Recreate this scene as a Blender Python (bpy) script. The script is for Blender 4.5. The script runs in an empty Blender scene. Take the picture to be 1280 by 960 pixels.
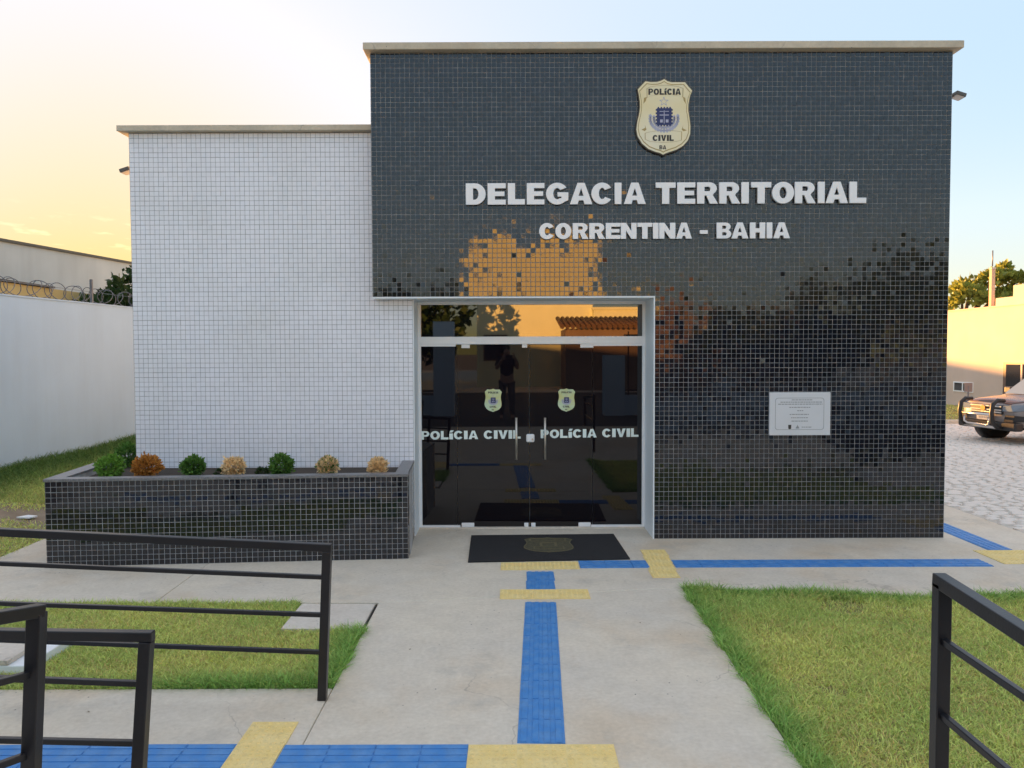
import bpy, bmesh, math, random
import numpy as np
from mathutils import Vector, Matrix, Euler
R = math.radians
random.seed(7)
rng = np.random.default_rng(11)
S = bpy.context.scene
COL = S.collection

# ------------------------------------------------------------------ camera, sky, sun, exposure
cam = bpy.data.objects.new('camera', bpy.data.cameras.new('camera'))
COL.objects.link(cam)
S.camera = cam
cam.data.sensor_width = 36.0
cam.data.lens = 36.0 * 962 / 1280
cam.data.clip_start = 0.05
cam.data.clip_end = 3000
cam.matrix_world = Matrix.Translation((0, -8.27, 2.02)) @ Matrix.Rotation(R(90 - 2.32), 4, 'X') @ Matrix.Rotation(R(-0.2), 4, 'Z')

SUN_EL, SUN_AZ = 4.3, -27.0
W = bpy.data.worlds.new('World')
S.world = W
W.use_nodes = True
wn, wl = W.node_tree.nodes, W.node_tree.links
bg = wn['Background']
sky = wn.new('ShaderNodeTexSky')
sky.sky_type = 'NISHITA'
sky.sun_disc = False
sky.sun_elevation = R(SUN_EL)
sky.sun_rotation = R(SUN_AZ)
sky.altitude = 500
sky.air_density = 1.0
sky.dust_density = 1.35
sky.ozone_density = 1.6
gam = wn.new('ShaderNodeGamma')
gam.inputs['Gamma'].default_value = 0.05
wl.new(sky.outputs[0], gam.inputs['Color'])
# a few small lit clouds low over the sunset
tc = wn.new('ShaderNodeTexCoord')
mp = wn.new('ShaderNodeMapping')
mp.inputs['Scale'].default_value = (26, 26, 120)
wl.new(tc.outputs['Generated'], mp.inputs['Vector'])
cn = wn.new('ShaderNodeTexNoise')
cn.inputs['Scale'].default_value = 1.0
cn.inputs['Detail'].default_value = 4
wl.new(mp.outputs[0], cn.inputs['Vector'])
cr = wn.new('ShaderNodeMapRange')
cr.inputs[1].default_value = 0.57
cr.inputs[2].default_value = 0.72
wl.new(cn.outputs['Fac'], cr.inputs[0])
sx = wn.new('ShaderNodeSeparateXYZ')
wl.new(tc.outputs['Generated'], sx.inputs[0])
b1 = wn.new('ShaderNodeMapRange'); b1.inputs[1].default_value = 0.17; b1.inputs[2].default_value = 0.13
wl.new(sx.outputs['Z'], b1.inputs[0])
mm = wn.new('ShaderNodeMath'); mm.operation = 'MULTIPLY'
b2 = wn.new('ShaderNodeMapRange'); b2.inputs[1].default_value = -0.30; b2.inputs[2].default_value = -0.42
wl.new(sx.outputs['X'], b2.inputs[0])
b3 = wn.new('ShaderNodeMath'); b3.operation = 'MULTIPLY'
wl.new(cr.outputs[0], b3.inputs[0]); wl.new(b2.outputs[0], b3.inputs[1])
wl.new(b3.outputs[0], mm.inputs[0]); wl.new(b1.outputs[0], mm.inputs[1])
mm2 = wn.new('ShaderNodeMath'); mm2.operation = 'MULTIPLY'; mm2.inputs[1].default_value = 0.45
wl.new(mm.outputs[0], mm2.inputs[0])
cmul = wn.new('ShaderNodeVectorMath'); cmul.operation = 'SCALE'
hsv = wn.new('ShaderNodeHueSaturation')
hsv.inputs['Saturation'].default_value = 4.9
wl.new(gam.outputs[0], hsv.inputs['Color'])
# the air overhead is paler than the band near the horizon
tc0 = wn.new('ShaderNodeTexCoord'); sz0 = wn.new('ShaderNodeSeparateXYZ'); wl.new(tc0.outputs['Generated'], sz0.inputs[0])
sr0 = wn.new('ShaderNodeMapRange'); sr0.interpolation_type = 'SMOOTHSTEP'
sr0.inputs[1].default_value, sr0.inputs[2].default_value, sr0.inputs[3].default_value, sr0.inputs[4].default_value = 0.22, 0.85, 11.0, 2.0
wl.new(sz0.outputs['Z'], sr0.inputs[0]); wl.new(sr0.outputs[0], hsv.inputs['Saturation'])
tnt = wn.new('ShaderNodeMix'); tnt.data_type = 'RGBA'; tnt.blend_type = 'MULTIPLY'
tnt.inputs[0].default_value = 1.0
tnt.inputs[7].default_value = (0.975, 0.95, 1.01, 1)
wl.new(hsv.outputs[0], tnt.inputs[6])
wl.new(tnt.outputs[2], cmul.inputs[0])
addn = wn.new('ShaderNodeMath'); addn.operation = 'ADD'; addn.inputs[1].default_value = 1.0
wl.new(mm2.outputs[0], addn.inputs[0]); wl.new(addn.outputs[0], cmul.inputs['Scale'])
wl.new(cmul.outputs[0], bg.inputs['Color'])
bg.inputs['Strength'].default_value = 0.15

sd = Vector((math.sin(R(SUN_AZ)) * math.cos(R(SUN_EL)), math.cos(R(SUN_AZ)) * math.cos(R(SUN_EL)), math.sin(R(SUN_EL))))
sun = bpy.data.objects.new('sun', bpy.data.lights.new('sun', 'SUN'))
COL.objects.link(sun)
sun.data.energy = 4.3
sun.data.angle = R(0.5)
sun.data.color = (0.88, 0.41, 0.11)
sun.rotation_euler = sd.to_track_quat('Z', 'Y').to_euler()
S.view_settings.view_transform = 'Standard'
S.view_settings.look = 'None'
S.view_settings.gamma = 1.0
S.view_settings.exposure = 2.72

# ------------------------------------------------------------------ materials
def mat(name, col, rough=0.6, metal=0.0, ior=1.5, var=0.0, vscale=6.0, bump=0.0, bscale=60.0, col2=None, isl=0.0, spec=0.5, detail=5, contrast=(0.3, 0.7), attr=None, trans=0.0, streak=0.0, scuff=0.0):
    m = bpy.data.materials.new(name)
    m.use_nodes = True
    n, l = m.node_tree.nodes, m.node_tree.links
    p = n['Principled BSDF']
    p.inputs['Roughness'].default_value = rough
    p.inputs['Metallic'].default_value = metal
    p.inputs['IOR'].default_value = ior
    p.inputs['Specular IOR Level'].default_value = spec
    c = (*col, 1)
    p.inputs['Base Color'].default_value = c
    tcn = n.new('ShaderNodeTexCoord')
    src = None
    if var > 0 or col2:
        nz = n.new('ShaderNodeTexNoise')
        nz.inputs['Scale'].default_value = vscale
        nz.inputs['Detail'].default_value = detail
        l.new(tcn.outputs['Object'], nz.inputs['Vector'])
        mr = n.new('ShaderNodeMapRange')
        mr.inputs[1].default_value, mr.inputs[2].default_value = contrast
        l.new(nz.outputs['Fac'], mr.inputs[0])
        mx = n.new('ShaderNodeMix'); mx.data_type = 'RGBA'
        c2 = col2 if col2 else tuple(x * (1 - var) for x in col)
        mx.inputs[6].default_value = c
        mx.inputs[7].default_value = (*c2, 1)
        l.new(mr.outputs[0], mx.inputs[0])
        src = mx.outputs[2]
    if attr:
        at = n.new('ShaderNodeAttribute'); at.attribute_name = attr
        if src is None:
            src = at.outputs['Color']
        else:
            mu = n.new('ShaderNodeMix'); mu.data_type = 'RGBA'; mu.blend_type = 'MULTIPLY'; mu.inputs[0].default_value = 1
            l.new(src, mu.inputs[6]); l.new(at.outputs['Color'], mu.inputs[7]); src = mu.outputs[2]
    if isl > 0:
        gi = n.new('ShaderNodeNewGeometry')
        mr2 = n.new('ShaderNodeMapRange')
        mr2.inputs[3].default_value, mr2.inputs[4].default_value = 1 - isl, 1 + isl
        l.new(gi.outputs['Random Per Island'], mr2.inputs[0])
        hs = n.new('ShaderNodeHueSaturation')
        hs.inputs['Color'].default_value = c
        if src: l.new(src, hs.inputs['Color'])
        l.new(mr2.outputs[0], hs.inputs['Value'])
        src = hs.outputs[0]
    for amt, sc3, lo, hi in ((streak, (1.6, 1.6, .22), .46, .80), (scuff, (22, 22, 22), .50, .72)):
        if amt > 0:
            ma = n.new('ShaderNodeMapping'); ma.inputs['Scale'].default_value = sc3; l.new(tcn.outputs['Object'], ma.inputs['Vector'])
            ns = n.new('ShaderNodeTexNoise'); ns.inputs['Scale'].default_value = 1.0; ns.inputs['Detail'].default_value = 7; ns.inputs['Roughness'].default_value = .65; l.new(ma.outputs[0], ns.inputs['Vector'])
            mr3 = n.new('ShaderNodeMapRange'); mr3.inputs[1].default_value, mr3.inputs[2].default_value, mr3.inputs[4].default_value = lo, hi, amt; l.new(ns.outputs['Fac'], mr3.inputs[0])
            mxs = n.new('ShaderNodeMix'); mxs.data_type = 'RGBA'; mxs.inputs[6].default_value = c
            if src: l.new(src, mxs.inputs[6])
            mxs.inputs[7].default_value = (*(x * .55 + .05 for x in col), 1); l.new(mr3.outputs[0], mxs.inputs[0]); src = mxs.outputs[2]
    if src: l.new(src, p.inputs['Base Color'])
    if bump > 0:
        nb = n.new('ShaderNodeTexNoise'); nb.inputs['Scale'].default_value = bscale; nb.inputs['Detail'].default_value = 4
        l.new(tcn.outputs['Object'], nb.inputs['Vector'])
        bp = n.new('ShaderNodeBump'); bp.inputs['Strength'].default_value = bump; bp.inputs['Distance'].default_value = 0.01
        l.new(nb.outputs['Fac'], bp.inputs['Height']); l.new(bp.outputs[0], p.inputs['Normal'])
    if trans > 0:
        # thin leaves let some light through
        tr = n.new('ShaderNodeBsdfTranslucent')
        if src: l.new(src, tr.inputs['Color'])
        else: tr.inputs['Color'].default_value = c
        ms = n.new('ShaderNodeMixShader'); ms.inputs[0].default_value = trans
        out = n['Material Output']
        l.new(p.outputs[0], ms.inputs[1]); l.new(tr.outputs[0], ms.inputs[2]); l.new(ms.outputs[0], out.inputs['Surface'])
    return m

def concrete(name, a, b, stain, scale=1.0):
    """cast concrete: broad blotches, fine grain, dark pits and brownish stains"""
    m = bpy.data.materials.new(name); m.use_nodes = True
    n, l = m.node_tree.nodes, m.node_tree.links
    p = n['Principled BSDF']; p.inputs['Roughness'].default_value = 0.85; p.inputs['Specular IOR Level'].default_value = 0.25
    t = n.new('ShaderNodeTexCoord')
    g = n.new('ShaderNodeNewGeometry')
    def noise(s, d, lo, hi, rough=0.55):
        q = n.new('ShaderNodeTexNoise'); q.inputs['Scale'].default_value = s * scale; q.inputs['Detail'].default_value = d; q.inputs['Roughness'].default_value = rough
        l.new(g.outputs['Position'], q.inputs['Vector'])
        r = n.new('ShaderNodeMapRange'); r.inputs[1].default_value = lo; r.inputs[2].default_value = hi
        l.new(q.outputs['Fac'], r.inputs[0]); return r.outputs[0]
    def mixc(fac, c1, c2, mode='MIX'):
        x = n.new('ShaderNodeMix'); x.data_type = 'RGBA'; x.blend_type = mode
        if hasattr(fac, 'node'): l.new(fac, x.inputs[0])
        else: x.inputs[0].default_value = fac
        for i, c in ((6, c1), (7, c2)):
            if hasattr(c, 'node'): l.new(c, x.inputs[i])
            else: x.inputs[i].default_value = (*c, 1)
        return x.outputs[2]
    c = mixc(noise(1.1, 6, .35, .68), a, b)
    sf = n.new('ShaderNodeMath'); sf.operation = 'MULTIPLY'; sf.inputs[1].default_value = .9
    l.new(noise(0.9, 5, .50, .70), sf.inputs[0])
    c = mixc(sf.outputs[0], c, stain)
    wt = n.new('ShaderNodeMath'); wt.operation = 'MULTIPLY'; wt.inputs[1].default_value = .75
    l.new(noise(1.7, 7, .56, .72, .65), wt.inputs[0])
    c = mixc(wt.outputs[0], c, tuple(x * f for x, f in zip(a, (.70, .73, .78))))
    c = mixc(noise(5.5, 6, .25, .8, .6), c, (.86, .85, .84), 'MULTIPLY')
    c = mixc(noise(34, 5, .3, .75), c, (.86, .85, .83), 'MULTIPLY')
    dk = n.new('ShaderNodeMath'); dk.operation = 'MULTIPLY'; dk.inputs[1].default_value = .7
    l.new(noise(9, 8, .62, .74, .7), dk.inputs[0])
    c = mixc(dk.outputs[0], c, tuple(x * .62 for x in a))
    sp = n.new('ShaderNodeTexVoronoi'); sp.inputs['Scale'].default_value = 14 * scale; l.new(g.outputs['Position'], sp.inputs['Vector'])
    r = n.new('ShaderNodeMapRange'); r.inputs[1].default_value = .09; r.inputs[2].default_value = .05; l.new(sp.outputs['Distance'], r.inputs[0])
    sm = n.new('ShaderNodeMath'); sm.operation = 'MULTIPLY'; l.new(r.outputs[0], sm.inputs[0]); l.new(noise(2.3, 3, .5, .62), sm.inputs[1])
    c = mixc(sm.outputs[0], c, (.12, .11, .10))
    # hairline cracks, only here and there
    wp = n.new('ShaderNodeTexNoise'); wp.inputs['Scale'].default_value = 2.2; wp.inputs['Detail'].default_value = 5; l.new(g.outputs['Position'], wp.inputs['Vector'])
    wa = n.new('ShaderNodeMixRGB') if False else n.new('ShaderNodeVectorMath'); wa.operation = 'MULTIPLY_ADD'; wa.inputs[1].default_value = (.5, .5, .5)
    l.new(wp.outputs['Color'], wa.inputs[0]); l.new(g.outputs['Position'], wa.inputs[2])
    vc = n.new('ShaderNodeTexVoronoi'); vc.feature = 'DISTANCE_TO_EDGE'; vc.inputs['Scale'].default_value = .55; l.new(wa.outputs[0], vc.inputs['Vector'])
    vr = n.new('ShaderNodeMapRange'); vr.inputs[1].default_value = .0035; vr.inputs[2].default_value = .0012; l.new(vc.outputs['Distance'], vr.inputs[0])
    vm = n.new('ShaderNodeMath'); vm.operation = 'MULTIPLY'; l.new(vr.outputs[0], vm.inputs[0]); l.new(noise(.8, 2, .47, .56), vm.inputs[1])
    vh = n.new('ShaderNodeMath'); vh.operation = 'MULTIPLY'; vh.inputs[1].default_value = .32; l.new(vm.outputs[0], vh.inputs[0])
    c = mixc(vh.outputs[0], c, (.2, .18, .16))
    l.new(c, p.inputs['Base Color'])
    nb = n.new('ShaderNodeTexNoise'); nb.inputs['Scale'].default_value = 70; nb.inputs['Detail'].default_value = 6; l.new(g.outputs['Position'], nb.inputs['Vector'])
    bp = n.new('ShaderNodeBump'); bp.inputs['Strength'].default_value = .35; bp.inputs['Distance'].default_value = .006
    l.new(nb.outputs['Fac'], bp.inputs['Height']); l.new(bp.outputs[0], p.inputs['Normal'])
    return m

M = {}
M['concrete'] = concrete('concrete', (.77, .70, .58), (.70, .65, .565), (.69, .58, .44))
M['concrete_grey'] = concrete('concrete_grey', (.76, .70, .62), (.68, .64, .57), (.68, .61, .52))
M['coping'] = concrete('coping_concrete', (.74, .66, .53), (.64, .58, .47), (.52, .44, .34))
M['black_tile'] = mat('black_glazed_tile', (.006, .008, .015), .045, ior=1.66, isl=.4, bump=.022, bscale=24)
M['black_grout'] = mat('grey_grout', (.48, .48, .49), .9, var=.35, vscale=9)
M['white_tile'] = mat('white_glazed_tile', (.89, .90, .965), .26, ior=1.45, isl=.022, col2=(.83, .84, .88), vscale=1.3, contrast=(.45, .75), streak=.10)
M['white_grout'] = mat('dark_grey_grout', (.24, .25, .28), .9, var=.3, vscale=4)
M['white_paint'] = mat('white_paint', (.86, .91, .95), .45, var=.06, vscale=3)
M['white_metal'] = mat('white_lacquered_aluminium', (.86, .89, .92), .28, var=.04, vscale=8)
M['glass'] = mat('dark_tinted_glass', (.006, .0045, .007), .015, ior=1.56)
M['vivid_glass'] = mat('tinted_glass_strong_reflection', (.006, .005, .006), .015, ior=2.05)  # same tinted glass as the doors, reflectivity raised to brighten its reflection
M['steel'] = mat('brushed_steel', (.62, .58, .52), .3, metal=.9, var=.1, vscale=40)
M['black_metal'] = mat('black_painted_steel', (.010, .010, .014), .33, var=.3, vscale=14, bump=.06, bscale=90)
M['letter'] = mat('white_acrylic', (.94, .94, .96), .35, var=.02, vscale=5)
M['vinyl'] = mat('white_vinyl', (.80, .92, .90), .5)
M['gold_face'] = mat('cream_gold_enamel', (.86, .74, .42), .35, col2=(.86, .81, .62), vscale=1.6, contrast=(.35, .65))
M['shaded_edge'] = mat('shaded_black_edge', (.06, .05, .04), .5)  # black backing, with the shield's shadow side put into the edge colour
M['gold_line'] = mat('gold_line', (.42, .31, .11), .5)
M['navy'] = mat('navy_print', (.02, .035, .14), .5)
M['lilac'] = mat('pale_lilac_print', (.45, .47, .62), .5)
M['ink'] = mat('dark_ink', (.035, .035, .035), .6)
M['ghost_ink'] = mat('grey_engraving', (.26, .28, .31), .6)
M['sticker'] = mat('greenish_yellow_sticker', (.62, .64, .28), .45, col2=(.58, .72, .52), vscale=6, contrast=(.4, .6))
M['plaque'] = mat('brushed_plaque', (.72, .74, .79), .35, metal=.15, var=.06, vscale=4)
M['rubber'] = mat('black_rubber_mat', (.022, .022, .025), .85, bump=.9, bscale=260, var=.3, vscale=8)
M['rubber_emblem'] = mat('olive_rubber', (.13, .115, .06), .8, bump=.4, bscale=200)
M['granite'] = mat('grey_granite_rim', (.24, .24, .25), .4, col2=(.13, .13, .14), vscale=60, detail=3)
M['soil'] = mat('dark_soil', (.06, .045, .033), .95, bump=.8, bscale=40, var=.4)
M['blue_tile'] = mat('blue_painted_tile', (.055, .235, .58), .6, col2=(.12, .30, .60), vscale=9, contrast=(.42, .72), bump=.15, bscale=50, scuff=.5)
M['yellow_tile'] = mat('yellow_concrete_tile', (.80, .60, .21), .75, col2=(.84, .68, .32), vscale=6, bump=.2, bscale=60, isl=.05, scuff=.5)
M['perimeter'] = mat('pale_blue_render', (.50, .66, .82), .9, col2=(.46, .61, .76), vscale=.9, streak=.25, bump=.15, bscale=30)
M['house_grey'] = mat('grey_render', (.60, .62, .61), .9, streak=.4, col2=(.50, .52, .51), vscale=.6, bump=.1)
M['house_cap'] = mat('dark_cap', (.12, .11, .09), .8)
M['house_yellow'] = mat('ochre_render', (.60, .47, .20), .9, col2=(.5, .39, .17), vscale=.8)
M['annex'] = mat('cream_render', (.62, .52, .45), .9, col2=(.55, .46, .39), vscale=1.0, bump=.2, bscale=16)
M['window_dark'] = mat('dark_window_glass', (.02, .02, .025), .05, ior=1.6)
M['brown_frame'] = mat('brown_frame', (.16, .10, .08), .6)
M['wire'] = mat('galvanised_wire', (.18, .18, .19), .5, metal=.6)
M['earth'] = mat('bare_earth', (.20, .15, .10), .95, col2=(.29, .235, .17), vscale=3, bump=.8, bscale=18)
M['lawn_soil'] = mat('thatch', (.26, .22, .09), .95, col2=(.17, .17, .06), vscale=14, bump=.6, bscale=60)
M['asphalt'] = mat('asphalt', (.06, .06, .058), .9, var=.3, vscale=30, bump=.4, bscale=120)
M['cobble'] = mat('pale_stone_cobble', (.76, .72, .66), .8, col2=(.68, .64, .59), vscale=11, bump=.4, bscale=40)
M['cobble_joint'] = mat('sandy_joint', (.62, .57, .50), .95, var=.3, vscale=6)
M['grass'] = mat('grass_blade', (.9, .9, .9), .6, attr='tint', isl=.32, trans=.3, spec=.3)
M['bark'] = mat('bark', (.13, .09, .06), .9, var=.4, vscale=9, bump=.6, bscale=20)
def leafmat(name, c, isl=.35): return mat(name, c, .55, isl=isl, trans=.3, spec=.35)
M['leaf_green'] = leafmat('bright_green_leaf', (.17, .34, .05))
M['leaf_mid'] = leafmat('mid_green_leaf', (.10, .22, .04))
M['leaf_dark'] = leafmat('dark_green_leaf', (.035, .07, .02))
M['leaf_orange'] = leafmat('orange_leaf', (.50, .22, .045))
M['leaf_tan'] = leafmat('tan_leaf', (.82, .62, .35))
M['leaf_olive'] = leafmat('olive_leaf', (.26, .28, .05), .4)
M['car_paint'] = mat('silver_car_paint', (.27, .25, .245), .38, metal=.15, var=.05)
M['car_brown'] = mat('maroon_hood_paint', (.13, .075, .065), .25, metal=.2)
M['car_plastic'] = mat('black_car_plastic', (.02, .02, .022), .5)
M['chrome'] = mat('chrome', (.62, .61, .60), .28, metal=1.0)
M['tyre'] = mat('tyre_rubber', (.018, .016, .015), .8)
M['headlight'] = mat('headlight_glass', (.20, .25, .31), .08, ior=1.6)
M['plate'] = mat('grey_plate', (.6, .6, .58), .5)
M['amber'] = mat('amber_glass', (.7, .3, .06), .3)
M['roof_tile'] = mat('clay_roof_tile', (.17, .09, .05), .85, var=.4, vscale=6)
M['gold_wall'] = mat('ochre_house_render', (.92, .92, .62), .9, var=.1, vscale=1.2)
M['brown_wall'] = mat('brown_render', (.27, .18, .13), .9, var=.3, vscale=.7)
M['skin'] = mat('skin', (.42, .25, .17), .5)
M['dark_cloth'] = mat('black_shirt', (.015, .015, .018), .9)
M['grey_cloth'] = mat('grey_trousers', (.12, .12, .125), .9)
M['lamp_glass'] = mat('floodlight_glass', (.62, .58, .56), .2)
M['lamp_body'] = mat('floodlight_housing', (.10, .095, .09), .5)

# ------------------------------------------------------------------ helpers
def tag(o, label=None, cat=None, group=None, kind=None):
    if label: o['label'] = label
    if cat: o['category'] = cat
    if group: o['group'] = group
    if kind: o['kind'] = kind
    return o

def empty(name, loc=(0, 0, 0), label=None, cat=None, group=None, kind=None, rz=0):
    o = bpy.data.objects.new(name, None); COL.objects.link(o)
    o.location = loc; o.rotation_euler = (0, 0, rz); o.empty_display_size = .1
    return tag(o, label, cat, group, kind)

class MB:
    """collects shapes for ONE mesh"""
    def __init__(s): s.v = []; s.f = []; s.sm = []
    def add(s, vs, fs, smooth=False):
        b = len(s.v); s.v += [tuple(map(float, p)) for p in vs]
        s.f += [tuple(b + i for i in f) for f in fs]; s.sm += [smooth] * len(fs); return s
    def box(s, x0, x1, y0, y1, z0, z1):
        return s.add([(x0, y0, z0), (x1, y0, z0), (x1, y1, z0), (x0, y1, z0), (x0, y0, z1), (x1, y0, z1), (x1, y1, z1), (x0, y1, z1)],
                     [(3, 2, 1, 0), (4, 5, 6, 7), (0, 1, 5, 4), (1, 2, 6, 5), (2, 3, 7, 6), (3, 0, 4, 7)])
    def prism(s, poly, z0, z1):
        """vertical prism over a CCW plan polygon; z0/z1 may be numbers or per-corner lists"""
        n = len(poly)
        a = z0 if hasattr(z0, '__len__') else [z0] * n
        b = z1 if hasattr(z1, '__len__') else [z1] * n
        vs = [(p[0], p[1], a[i]) for i, p in enumerate(poly)] + [(p[0], p[1], b[i]) for i, p in enumerate(poly)]
        fs = [tuple(range(n - 1, -1, -1)), tuple(range(n, 2 * n))] + [(i, (i + 1) % n, n + (i + 1) % n, n + i) for i in range(n)]
        return s.add(vs, fs)
    def prism_x(s, poly, x0, x1):
        """profile in (y,z) swept along x"""
        n = len(poly)
        vs = [(x0, p[0], p[1]) for p in poly] + [(x1, p[0], p[1]) for p in poly]
        fs = [tuple(range(n - 1, -1, -1)), tuple(range(n, 2 * n))] + [(i, (i + 1) % n, n + (i + 1) % n, n + i) for i in range(n)]
        return s.add(vs, fs)
    def bar(s, a, b, w, h=None):
        """square bar from a to b"""
        h = h or w
        a, b = Vector(a), Vector(b); d = (b - a).normalized()
        up = Vector((0, 0, 1)) if abs(d.z) < .8 else Vector((0, 1, 0))
        r = d.cross(up).normalized(); u = r.cross(d).normalized()
        vs = []
        for p in (a, b):
            for i, j in ((-1, -1), (1, -1), (1, 1), (-1, 1)):
                vs.append(p + r * (i * w / 2) + u * (j * h / 2))
        return s.add(vs, [(3, 2, 1, 0), (4, 5, 6, 7), (0, 1, 5, 4), (1, 2, 6, 5), (2, 3, 7, 6), (3, 0, 4, 7)])
    def tube(s, pts, r, n=8, caps=True):
        pts = [Vector(p) for p in pts]; rs = r if hasattr(r, '__len__') else [r] * len(pts)
        vs, fs = [], []
        pr = None
        for i, p in enumerate(pts):
            d = (pts[min(i + 1, len(pts) - 1)] - pts[max(i - 1, 0)]).normalized()
            if pr is None:
                up = Vector((0, 0, 1)) if abs(d.z) < .8 else Vector((1, 0, 0))
                pr = d.cross(up).normalized()
            else:
                pr = (pr - d * pr.dot(d)).normalized()
            q = d.cross(pr)
            for k in range(n):
                a = 2 * math.pi * k / n
                vs.append(p + (pr * math.cos(a) + q * math.sin(a)) * rs[i])
        for i in range(len(pts) - 1):
            for k in range(n):
                fs.append((i * n + k, i * n + (k + 1) % n, (i + 1) * n + (k + 1) % n, (i + 1) * n + k))
        s.add(vs, fs, True)
        if caps:
            b = len(s.v) - len(vs)
            s.f += [tuple(b + k for k in range(n - 1, -1, -1)), tuple(b + (len(pts) - 1) * n + k for k in range(n))]; s.sm += [False, False]
        return s
    def build(s, name, m, parent=None, bevel=0, seg=2):
        me = bpy.data.meshes.new(name)
        me.from_pydata(s.v, [], s.f); me.update()
        me.polygons.foreach_set('use_smooth', s.sm)
        me.materials.append(m)
        o = bpy.data.objects.new(name, me); COL.objects.link(o)
        if parent: o.parent = parent
        if bevel:
            b = o.modifiers.new('b', 'BEVEL'); b.width = bevel; b.segments = seg; b.limit_method = 'ANGLE'; b.angle_limit = R(40)
        return o

def raw(name, verts, quads, m, parent=None, attr=None):
    """numpy quads -> one mesh object, quickly"""
    me = bpy.data.meshes.new(name)
    k = quads.shape[1]
    me.vertices.add(len(verts)); me.vertices.foreach_set('co', verts.astype(np.float32).ravel())
    me.loops.add(quads.size); me.loops.foreach_set('vertex_index', quads.astype(np.int32).ravel())
    me.polygons.add(len(quads)); me.polygons.foreach_set('loop_start', np.arange(0, quads.size, k, dtype=np.int32))
    me.polygons.foreach_set('use_smooth', np.zeros(len(quads), dtype=bool))
    me.update(calc_edges=True); me.validate()
    if attr is not None:
        a = me.color_attributes.new('tint', 'FLOAT_COLOR', 'POINT')
        a.data.foreach_set('color', attr.astype(np.float32).ravel())
    me.materials.append(m)
    o = bpy.data.objects.new(name, me); COL.objects.link(o)
    if parent: o.parent = parent
    return o

def copy_tree(o, parent=None):
    c = o.copy(); COL.objects.link(c)
    if parent: c.parent = parent
    for ch in list(o.children): copy_tree(ch, c)
    return c

# ------------------------------------------------------------------ mosaic tiles
def mosaic(areas, pitch=.0516, joint=.0037, thick=.004, tilt=.45, wild=.05, mask=None):
    """areas: list of (origin, U, V, N, lenU, lenV); each tile is its own slightly tilted bevelled piece"""
    VV, QQ = [], []; base = 0
    for (O, U, V, N, lu, lv) in areas:
        O, U, V, N = (np.array(a, float) for a in (O, U, V, N))
        nu, nv = max(1, round(lu / pitch)), max(1, round(lv / pitch))
        pu, pv = lu / nu, lv / nv
        iu, iv = np.meshgrid(np.arange(nu), np.arange(nv), indexing='ij')
        cu, cv = ((iu + .5) * pu).ravel(), ((iv + .5) * pv).ravel()
        n = len(cu)
        rowj = rng.normal(0, .0004, nv)[iv.ravel()]
        cu = cu + rng.normal(0, .0004, n); cv = cv + rng.normal(0, .0003, n) + rowj
        hu, hv = (pu - joint) / 2, (pv - joint) / 2
        # slow waviness of the hand laid sheets plus a private tilt for each tile
        sheet = 6
        su, sv = rng.normal(0, .28, (nu // sheet + 2, nv // sheet + 2)), rng.normal(0, .28, (nu // sheet + 2, nv // sheet + 2))
        w = np.where(rng.random(n) < wild, 3.2, 1.0)
        tu = np.radians(rng.normal(0, tilt, n) * w + su[iu.ravel() // sheet, iv.ravel() // sheet])
        tv = np.radians(rng.normal(0, tilt, n) * w + sv[iu.ravel() // sheet, iv.ravel() // sheet])
        ch = .0016
        vs = np.zeros((n, 8, 3))
        for k, (a, b) in enumerate(((-1, -1), (1, -1), (1, 1), (-1, 1))):
            vs[:, k] = O + np.outer(cu + a * hu, U) + np.outer(cv + b * hv, V) + N * .0003
            du, dv = a * (hu - ch), b * (hv - ch)
            hh = thick + du * tu + dv * tv
            vs[:, k + 4] = O + np.outer(cu + du, U) + np.outer(cv + dv, V) + np.outer(hh, N)
        q = np.array([(4, 5, 6, 7), (0, 1, 5, 4), (1, 2, 6, 5), (2, 3, 7, 6), (3, 0, 4, 7)])
        QQ.append((np.arange(n)[:, None, None] * 8 + q[None] + base).reshape(-1, 4)); VV.append(vs.reshape(-1, 3)); base += n * 8
    return np.concatenate(VV), np.concatenate(QQ)

# ------------------------------------------------------------------ lettering
def arc(cx, cy, rx, ry, a0, a1, n=14, pw=1.0):
    out = []
    for i in range(n + 1):
        a = R(a0 + (a1 - a0) * i / n)
        c, s_ = math.cos(a), math.sin(a)
        out.append((cx + rx * math.copysign(abs(c) ** pw, c), cy + ry * math.copysign(abs(s_) ** pw, s_)))
    return out

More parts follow.
